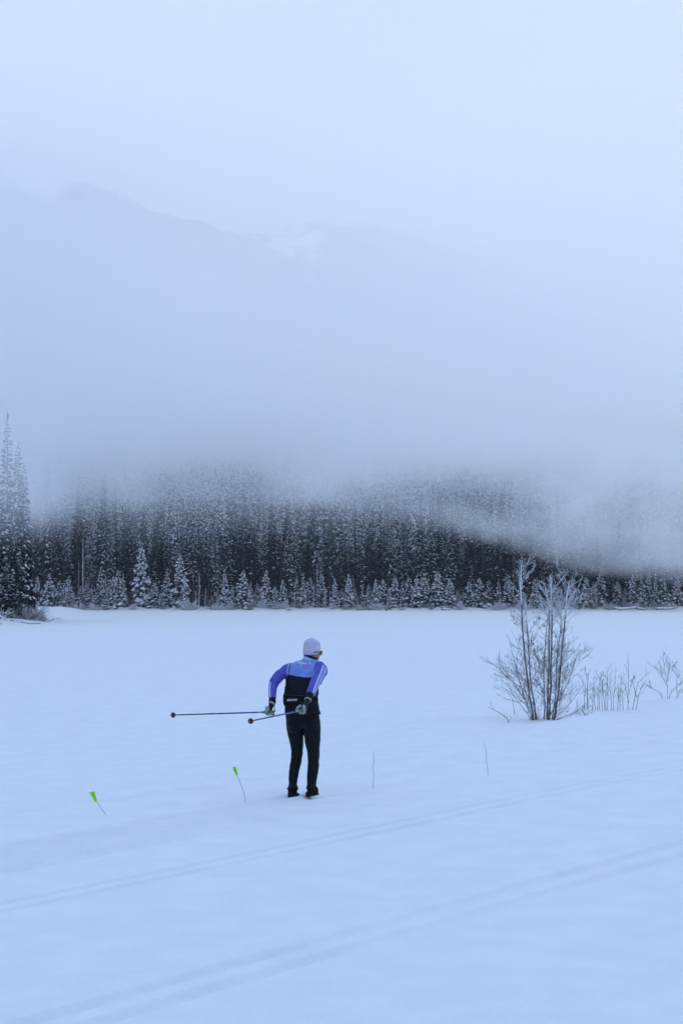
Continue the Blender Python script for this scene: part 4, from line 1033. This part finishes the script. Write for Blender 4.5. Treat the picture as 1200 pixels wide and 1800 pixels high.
# handwriting across the shoulders, as it reads in the photograph
def script(strokes, ox, oy, sc):
    b = MB()
    for st in strokes:
        pts = []
        A = [np.array(q, float) for q in st]; A = [2 * A[0] - A[1]] + A + [2 * A[-1] - A[-2]]
        for i in range(1, len(A) - 2):
            for k in range(4):
                t = k / 4
                pts.append(0.5 * (2 * A[i] + (A[i + 1] - A[i - 1]) * t + (2 * A[i - 1] - 5 * A[i] + 4 * A[i + 1] - A[i + 2]) * t * t + (3 * A[i] - A[i - 1] - 3 * A[i + 1] + A[i + 2]) * t ** 3))
        pts.append(A[-2]); P3 = []
        for x, y in pts:
            h, n = cast(ox + x * sc, oy + y * sc)
            if h is not None: P3.append(h + n * .003)
        if len(P3) > 1: b.tube(P3, .0042, 4)
    return b
STK = [  # units: pixels of a 15x enlargement, origin at (322, 715)
 [(40, 8), (34, 22), (26, 46), (20, 62)], [(12, 16), (36, 8), (70, 4)], [(24, 36), (50, 30)],
 [(66, 40), (54, 40), (50, 52), (60, 58), (70, 42), (72, 58), (84, 44)],
 [(84, 44), (100, 10), (94, 8), (84, 52), (92, 56)], [(92, 56), (114, 12), (108, 10), (98, 54), (108, 58)],
 [(118, 42), (116, 58), (128, 60), (136, 44), (130, 70), (114, 108), (102, 116), (100, 106), (126, 78), (146, 62)],
 [(162, 18), (152, 62), (160, 66), (168, 50), (158, 50)], [(180, 54), (172, 58), (176, 72), (188, 68), (186, 54), (198, 56)],
 [(206, 48), (204, 74), (212, 72), (218, 52), (220, 74), (226, 72), (232, 54)], [(236, 52), (238, 74), (250, 62), (256, 76), (270, 68)],
 [(330, 40), (350, 28), (364, 36), (340, 56), (320, 70), (336, 80), (360, 66), (372, 74)], [(290, 82), (294, 84)]]
link('back_lettering', script(STK, 500 + 322 / 15, 1115 + 715 / 15, 1 / 15).mesh('back_lettering', [M['white_trim']]), jacket)

# collar with dark bands, tilted with the neck
cb_ = MB(); cr = []
for (px, py, r1, r2) in [(545.2, 1163.6, .086, .080), (545.3, 1161.8, .084, .078), (545.6, 1159.6, .082, .076), (545.8, 1157.4, .081, .075), (546.0, 1155.2, .080, .074), (546.1, 1153.2, .080, .074), (546.2, 1152.0, .079, .073), (546.2, 1151.8, .070, .064), (546.0, 1156, .066, .06), (545.3, 1164, .066, .06)]:
    cr.append(ell(P(px, py, .12), r1, r2, 28, 2.0, Vector((0.75, -0.66, 0)), Vector((0.66, 0.75, 0)), lambda x, y: -.30 * x - .16 * y))
cb_.rings(cr[:2], 1, False); cb_.rings(cr[1:3], 0, False); cb_.rings(cr[2:4], 2, False); cb_.rings(cr[3:5], 0, False); cb_.rings(cr[4:7], 1, False); cb_.rings(cr[6:], 1, False)
part('collar', cb_.mesh('collar', [M['jacket_light'], M['jacket_black'], M['white_trim']]), parent=jacket)
for nm, A_, B_, r_ in (('cuff', ARM_R[-1], WR_R, .040), ('cuff', ARM_L[-1], WR_L, .038)):
    b = MB(); limb(b, [(*A_[:3], r_ * .95), ((A_[0] * .55 + B_[0] * .45), (A_[1] * .55 + B_[1] * .45), (A_[2] * .55 + B_[2] * .45), r_ * 1.03), (*B_[:3], r_ * .98)]); part(nm, b.mesh(nm, [M['jacket_black']]), parent=jacket)

# ---- tights
tb_ = MB(); tb_.rings([ell(P(*r[:3]), r[3], r[4], e=2.2) for r in HIPS]); limb(tb_, LEG_L); limb(tb_, LEG_R)
ball(tb_, P(518, 1270, -.035), .092, .085, .12); ball(tb_, P(546, 1270, -.065), .092, .085, .12)
tights = part('tights', remesh(tb_, .009, 22, wr_cloth(.0035, 8, 22)), [M['tights']])

# ---- boots
def boot(ank, heel, toe, name='boot', lift=0.0):
    b = MB(); a, h, t = P(*ank), P(*heel), P(*toe); d = (t - h); d.normalize(); s = d.cross(UP).normalized(); u = s.cross(d).normalized(); L = (t - h).length
    rr_ = []
    for k, w_, hh in [(0, .026, .05), (.06, .036, .085), (.25, .040, .10), (.42, .042, .090), (.6, .048, .070), (.8, .046, .055), (.94, .034, .045), (1.0, .018, .03)]:
        c = h + d * L * k + u * (hh / 2)
        rr_.append([c + s * (w_ * math.cos(q)) + u * (hh / 2 * math.sin(q)) for q in [2 * math.pi * i / 16 for i in range(16)]])
    b.rings(rr_)
    b.tube([h + d * L * .24 + u * .03, a.lerp(h + d * L * .24, .4), a + UP * .02, a + (a - h) * .35 + UP * .02], [.046, .052, .055, .054], 16)
    bt = part(name, remesh(b, .007, 3), [M['boot']])
    sb = MB(); rr_ = []
    for k, w_ in [(0, .02), (.05, .036), (.3, .038), (.6, .047), (.85, .042), (1.0, .016)]:
        c = h + d * L * k; rr_.append([c + s * w_ - u * .008, c + s * w_ + u * .010, c - s * w_ + u * .010, c - s * w_ - u * .008])
    sb.rings(rr_); link('sole', sb.mesh('sole', [M['boot']], False), bt)
    vb = MB(); vb.tube([a + UP * .015 + (LT * math.cos(q) + FW * math.sin(q)) * .057 for q in [2 * math.pi * i / 20 for i in range(21)]], .008, 6, cap=False); link('boot_cuff', vb.mesh('boot_cuff', [M['boot']]), bt)
boot((514.3, 1389, .0), (509.5, 1403.5, -.06), (523.5, 1402.5, .17))
boot((548, 1388, -.09), (556, 1395.5, -.17), (541, 1399.8, .05))

# ---- hat
def brim(c, s): return -.012 - .040 * (1 - c) * .5 - .016 * s * s
hb = MB(); hr = []
f0 = lambda g, zz: [HC + HF * ((.097 + g if c > 0 else .100 + g) * c) + HL * ((.080 + g) * s) + UP * (brim(c, s) + zz) for c, s in [(math.cos(2 * math.pi * i / 32), math.sin(2 * math.pi * i / 32)) for i in range(32)]]
hr = [f0(-.006, .006), f0(.004, 0), f0(.006, .02), f0(.0065, .040)]
def hring(z, k, g=0.0, fold=0.0):
    return [HC + HF * ((.100 * k + g) * c - .010 * (1 - k)) + HL * ((.083 * k + g) * s) + UP * (z + fold * math.cos(5 * q + .6)) for q in [2 * math.pi * i / 32 for i in range(32)] for c, s in [(math.cos(q), math.sin(q))]]
hr += [hring(.034, 1.05), hring(.040, 1.01), hring(.062, .985, 0, .001), hring(.086, .90, 0, .002), hring(.104, .76, 0, .004), hring(.115, .54, 0, .005), hring(.121, .28, 0, .004), hring(.123, .08, 0, .002)]
hb.rings(hr)
hat = part('hat', hb.mesh('hat', [M['hat_knit']]))
hat.data.polygons.foreach_set('use_smooth', [True] * len(hat.data.polygons))
tf = MB(); tf.tube([HC - HF * .055 + UP * .108 + HL * .01, HC - HF * .03 + UP * .119 + HL * .005, HC - HF * .012 + UP * .125, HC + HF * .02 + UP * .120], [.006, .012, .013, .006], 10); link('top_seam', tf.mesh('top_seam', [M['hat_knit']]), hat)

# ---- sunglasses
sg = MB()
for s in (-1, 1):
    sg.tube([HC + HL * s * .088 - HF * .028 - UP * .022, HC + HL * s * .087 + HF * .03 - UP * .021, HC + HL * s * .076 + HF * .082 - UP * .020], [.004, .0045, .005], 6)
sg.tube([HC + HF * (.050 + .066 * math.cos(q)) + HL * (.080 * math.sin(q)) - UP * .018 for q in [R(a) for a in range(-75, 80, 10)]], .006, 6)
glasses = part('sunglasses', sg.mesh('sunglasses', [M['frame_dark']]))
lb = MB(); vs, fs = [], []
angs = [R(a) for a in range(-72, 76, 8)]
for off in (0, -.003):
    for q in angs:
        for z in (-.020, -.040, -.060):
            vs.append(HC + HF * (.052 + (.068 + off) * math.cos(q) - (.004 if z < -.05 else 0)) + HL * ((.080 + off) * math.sin(q)) + UP * (z * (1 if abs(math.sin(q)) > .15 else .8)))
n = len(angs)
for i in range(n - 1):
    for k in range(2):
        f_ = (i * 3 + k, i * 3 + k + 1, i * 3 + k + 4, i * 3 + k + 3); fs.append(f_); fs.append(tuple(j + 3 * n for j in f_[::-1]))
lb.add(vs, fs); link('lens', lb.mesh('lens', [M['lens']]), glasses)

# ---- waist bag with its belt
tc = P(529.5, 1229, .01)
def bagp(q, z, out):
    return tc + LT * ((.197 + out) * math.cos(q)) + FW * ((.121 + out) * math.sin(q)) + UP * z
bb_ = MB(); rr_ = []
angs = [R(a) for a in range(206, 334, 6)]
for i, q in enumerate(angs):
    e = min(1, math.sin(math.pi * i / (len(angs) - 1)) * 2.6); o_ = .004 + .030 * e ** .7; zt, zb_ = .030 + .050 * e ** .6, -.028 - .052 * e ** .6
    rr_.append([bagp(q, zb_, -.012), bagp(q, zb_, o_ * .55), bagp(q, zb_ * .7, o_ * .95), bagp(q, 0.0, o_ * 1.04), bagp(q, zt * .6, o_), bagp(q, zt * .92, o_ * .72), bagp(q, zt, o_ * .3), bagp(q, zt, -.012)])
bb_.rings(rr_)
bag = part('waist_bag', bb_.mesh('waist_bag', [M['bag']]))
bl = MB(); bl.rings([[bagp(q, -.018, -.006), bagp(q, -.018, .006), bagp(q, .018, .006), bagp(q, .018, -.006)] for q in [2 * math.pi * i / 40 for i in range(40)]], closed=True)
link('belt', bl.mesh('belt', [M['bag']]), bag)
zp = MB(); zp.tube([bagp(q, .052, .036) for q in angs[4:-4]], .0035, 5); link('zip', zp.mesh('zip', [M['frame_dark']]), bag)
bt = BVHTree.FromPolygons([Vector(v) for v in bb_.v], bb_.f)
fc = bpy.data.curves.new('lettering', 'FONT'); fc.body = 'salomon'; fc.size = 1.0; fc.offset = .018; fc.space_character = 1.02
fo_ = link('tmp_text', fc); dg = bpy.context.evaluated_depsgraph_get(); tm = bpy.data.meshes.new_from_object(fo_.evaluated_get(dg)); bpy.data.objects.remove(fo_)
co = np.array([v.co[:] for v in tm.vertices]); mn, mx = co.min(0), co.max(0); ok_ = True
for v in tm.vertices:
    u_ = (v.co.x - mn[0]) / (mx[0] - mn[0]); w_ = (v.co.y - mn[1]) / (mx[1] - mn[1])
    h, nn = cast(504.8 + 17.6 * u_, 1232.4 - .6 * u_ - 5.0 * w_, bt)
    if h is None: h, nn = tc + LT * .1 - FW * .16, -FW
    if nn.dot(EYE - h) < 0: nn = -nn
    v.co = h + nn * .005
tm.materials.clear(); tm.materials.append(M['white_trim']); link('bag_lettering', tm, bag)

# ---- gloves and poles
def hand(wr, gc, axis, fist_r=.021, glove_name='glove', flip=1):
    """palm from the wrist to the grip, four fingers curled round it, thumb the other way"""
    axis = axis.normalized(); r0 = (wr - gc); r0 = (r0 - axis * r0.dot(axis)).normalized(); r1 = axis.cross(r0) * flip
    b = MB(); pc = gc + r0 * .036 - r1 * .012
    def pr(c, a_, b_): return [c + axis * (a_ * math.cos(q)) + r1 * (b_ * math.sin(q)) for q in [2 * math.pi * i / 14 for i in range(14)]]
    dw = wr - pc
    b.rings([pr(wr + dw * .25, .030, .030), pr(wr, .032, .028), pr(pc + dw * .5, .040, .024), pr(pc + dw * .12, .046, .023), pr(pc - r0 * .012, .045, .021), pr(pc - r0 * .022, .036, .014)])
    Rf = fist_r + .010
    for i, off in enumerate((-.036, -.012, .012, .035)):
        ln_ = (205, 225, 215, 185)[i]; n_ = 9; pts = []
        for k in range(n_):
            q = R(35 + ln_ * k / (n_ - 1)); rad = Rf + (.010 if k == 0 else .004 * math.sin(k * 2.1))
            pts.append(gc + axis * (off + .004 * k / n_) + r0 * (rad * math.cos(q)) + r1 * (rad * -math.sin(q)))
        b.tube(pts, [.0125 - .0004 * k for k in range(n_)], 9)
    pts = []
    for k in range(7):
        q = R(-10 - 120 * k / 6); rad = Rf + .008 - .004 * k / 6
        pts.append(gc + axis * (-.050 - .006 * k) + r0 * (rad * math.cos(q) + .012 * (1 - k / 6)) + r1 * (rad * -math.sin(q)))
    b.tube(pts, [.016, .0155, .015, .014, .013, .012, .010], 9)
    me = remesh(b, .0045, 2); me.materials.append(M['glove_black']); me.materials.append(M['glove_grey'])
    me.polygons.foreach_set('material_index', [1 if ((p_.center - gc).dot(axis) < -.010 or (p_.center - gc).dot(r0) < -.012 and (p_.center - gc).dot(axis) < .02) and (p_.center - wr).length > .035 else 0 for p_ in me.polygons])
    g_ = part(glove_name, me)
    s_ = MB(); dwn = dw.normalized(); a1 = dwn.cross(r1).normalized(); a2 = dwn.cross(a1)
    s_.rings([[wr - dwn * (.010 - .001) + (a1 * math.cos(q) + a2 * math.sin(q)) * rad + dwn * z for rad, z in ((.033, -.010), (.0385, -.010), (.0385, .010), (.033, .010))] for q in [2 * math.pi * i / 20 for i in range(20)]], closed=True)
    link('wrist_strap', s_.mesh('wrist_strap', [M['glove_grey']]), g_)
def pole(grip, tip, label):
    g0, t0 = grip, tip; d = (t0 - g0); L = d.length; d.normalize()
    t = thing('ski_pole', label, 'ski pole', O + g0, 'ski poles held by the skier')
    def at(a): return d * a
    b = MB(); b.tube([at(.10), at(L * .40), at(L * .55)], [.0088, .0084, .0080], 10, 1); b.tube([at(L * .55), at(L * .585)], .0084, 10, 2); b.tube([at(L * .585), at(L * .80), at(L - .035)], [.0080, .0068, .0055], 10, 0)
    for k in (.135, .150, .165): b.tube([at(k), at(k + .006)], .0093, 10, 3)
    link('shaft', b.mesh('shaft', [M['pole_dark'], M['pole_blue'], M['pole_red'], M['white_trim']]), t)
    b = MB(); b.tube([at(-.055), at(-.05), at(-.02), at(.03), at(.062)], [.010, .017, .0165, .0155, .0135], 12); link('grip', b.mesh('grip', [M['grip_cork']]), t)
    b = MB(); b.tube([at(.060), at(.066), at(.098), at(.104)], [.012, .0155, .0130, .010], 12); link('grip_collar', b.mesh('grip_collar', [M['grip_green']]), t)
    b = MB(); b.tube([at(L - .062), at(L - .050), at(L - .036), at(L - .026), at(L - .018)], [.009, .022, .029, .027, .012], 16); link('basket', b.mesh('basket', [M['pole_dark']]), t)
    b = MB(); b.tube([at(L - .02), at(L), at(L + .012)], [.0055, .004, .0012], 8); link('tip', b.mesh('tip', [M['wire']]), t)
    s = d.cross(UP).normalized(); b = MB()
    b.tube([at(-.07), at(-.075) + UP * .05 + s * .02, at(-.05) + UP * .085 + s * .03, at(-.02) + UP * .06 + s * .02, at(-.03)], .005, 6); link('strap', b.mesh('strap', [M['glove_black']]), t)
gl, tl = P(474.5, 1251.5, -.16), P(299.5, 1257, -1.02)
gr, tr2 = P(531.5, 1248.5, -.47), P(438, 1268, -1.66)
hand(P(*WR_L[:3]), gl, gl - tl, flip=1); hand(P(*WR_R[:3]), gr, gr - tr2, flip=-1)
pole(gl, tl, 'ski pole in the skier\'s left hand, the longer one in view, pointing back level')
pole(gr, tr2, 'ski pole in the skier\'s right hand, crossing behind the hips, its basket lower')
print('pole lengths', (gl - tl).length, (gr - tr2).length)
# ------------------------------------------------------------------ air: even haze round everything, and the low cloud bank over the lake's far end
def box(name, x0, x1, y0, y1, z0, z1, m):
    b = MB(); v = [(x, y, z) for z in (z0, z1) for y in (y0, y1) for x in (x0, x1)]
    b.add(v, [(0, 2, 3, 1), (4, 5, 7, 6), (0, 1, 5, 4), (2, 6, 7, 3), (0, 4, 6, 2), (1, 3, 7, 5)])
    return link(name, b.mesh(name, [m], False))
def vol_material(name, color, density, anis=0.0):
    m = bpy.data.materials.new(name); m.use_nodes = True; t = m.node_tree; t.nodes.clear()
    o = t.nodes.new('ShaderNodeOutputMaterial'); v = t.nodes.new('ShaderNodeVolumePrincipled')
    v.inputs['Color'].default_value = (*color, 1); v.inputs['Density'].default_value = density; v.inputs['Anisotropy'].default_value = anis
    t.links.new(v.outputs['Volume'], o.inputs['Volume']); return m, t, v
hm, _, _ = vol_material('haze_air', (0.97, 0.98, 1.0), HAZE)
xs_ = [c for c in (-3400, 3400)]
tag(box('haze', -3400, 3400, -3400, 3400, -4.0, 520, hm), kind='stuff')

cm, t, v = vol_material('cloud_air', CLOUD_COL, 0.0, 0.0)
def N(op, a, b=None, c=None, clamp=False):
    n = t.nodes.new('ShaderNodeMath'); n.operation = op; n.use_clamp = clamp
    for i, s in enumerate((a, b, c)):
        if s is None: continue
        if isinstance(s, (int, float)): n.inputs[i].default_value = s
        else: t.links.new(s, n.inputs[i])
    return n.outputs[0]
def MR(val, f0, f1, t0=0.0, t1=1.0, typ='SMOOTHSTEP'):
    n = t.nodes.new('ShaderNodeMapRange'); n.interpolation_type = typ
    n.inputs['From Min'].default_value = f0; n.inputs['From Max'].default_value = f1
    n.inputs['To Min'].default_value = t0; n.inputs['To Max'].default_value = t1
    t.links.new(val, n.inputs['Value']); return n.outputs['Result']
geo = t.nodes.new('ShaderNodeNewGeometry'); sx = t.nodes.new('ShaderNodeSeparateXYZ'); t.links.new(geo.outputs['Position'], sx.inputs[0])
px_, py_, pz_ = sx.outputs
def NZ(scale, sq, detail, off=0.0):
    mp = t.nodes.new('ShaderNodeMapping'); mp.inputs['Scale'].default_value = (scale, scale, scale * sq); mp.inputs['Location'].default_value = (off, off * .7, off * .3)
    t.links.new(geo.outputs['Position'], mp.inputs['Vector'])
    n = t.nodes.new('ShaderNodeTexNoise'); n.inputs['Scale'].default_value = 1.0; n.inputs['Detail'].default_value = detail; n.inputs['Roughness'].default_value = 0.55
    t.links.new(mp.outputs['Vector'], n.inputs['Vector']); return n.outputs['Fac']
n1 = NZ(1 / 38.0, 1.7, 2.0, 3.0)          # big swells of the cloud's underside
n2 = NZ(1 / 15.0, 1.5, 2.0, 8.0)          # finer rags
n3 = NZ(1 / 110.0, 1.6, 1.0, 5.0)         # broad thick and thin places
base = MR(px_, -40, 44, CB[0], CB[1], 'LINEAR')
zr = N('ADD', N('SUBTRACT', pz_, base), N('MULTIPLY', N('SUBTRACT', n1, 0.5), CB[2]))
width = MR(px_, -5, 34, CB[3], CB[4])
k = N('POWER', N('DIVIDE', zr, width, clamp=True), CB[5])
top = MR(pz_, CT[0], CT[1], 1, 0)
front = MR(py_, CF[0], CF[1])
dens = N('MULTIPLY', N('MULTIPLY', k, top), front)
dens = N('MULTIPLY', dens, MR(n1, 0.35, 0.65, 0.7, 1.3))
dens = N('MULTIPLY', dens, MR(n3, 0.36, 0.64, 0.62, 1.38))
for (wx, wy, wd, rx_, ry_, rz_, st) in THIN:
    c = W(wx, wy, wd)
    vm = t.nodes.new('ShaderNodeVectorMath'); vm.operation = 'SUBTRACT'; vm.inputs[1].default_value = c; t.links.new(geo.outputs['Position'], vm.inputs[0])
    dv = t.nodes.new('ShaderNodeVectorMath'); dv.operation = 'MULTIPLY'; dv.inputs[1].default_value = (1 / rx_, 1 / ry_, 1 / rz_); t.links.new(vm.outputs['Vector'], dv.inputs[0])
    ln = t.nodes.new('ShaderNodeVectorMath'); ln.operation = 'LENGTH'; t.links.new(dv.outputs['Vector'], ln.inputs[0])
    dens = N('MULTIPLY', dens, MR(ln.outputs['Value'], 1.0, 0.0, 1.0, 1.0 - st))
rag = MR(n2, 0.37, 0.62, 0.05, 1.75)
wsum = None
for (wx, wy, wd, rx_, ry_, rz_, st) in WISPS:      # shreds of fog hanging below the main underside
    c = W(wx, wy, wd)
    vm = t.nodes.new('ShaderNodeVectorMath'); vm.operation = 'SUBTRACT'; vm.inputs[1].default_value = c; t.links.new(geo.outputs['Position'], vm.inputs[0])
    dv = t.nodes.new('ShaderNodeVectorMath'); dv.operation = 'MULTIPLY'; dv.inputs[1].default_value = (1 / rx_, 1 / ry_, 1 / rz_); t.links.new(vm.outputs['Vector'], dv.inputs[0])
    ln = t.nodes.new('ShaderNodeVectorMath'); ln.operation = 'LENGTH'; t.links.new(dv.outputs['Vector'], ln.inputs[0])
    g_ = MR(ln.outputs['Value'], 1.0, 0.0, 0.0, st)
    wsum = g_ if wsum is None else N('ADD', wsum, g_)
dens = N('MULTIPLY_ADD', N('MULTIPLY', wsum, rag), 1.0, N('MULTIPLY', dens, CD))
t.links.new(dens, v.inputs['Density'])
try: cm.cycles.volume_step_rate = 1.0
except Exception as e: print(e)
tag(box('cloud_bank', -168, 260, CF[0], 640, 3.0, CT[1], cm), 'low grey-blue cloud bank hanging over the forest', 'cloud', kind='stuff')
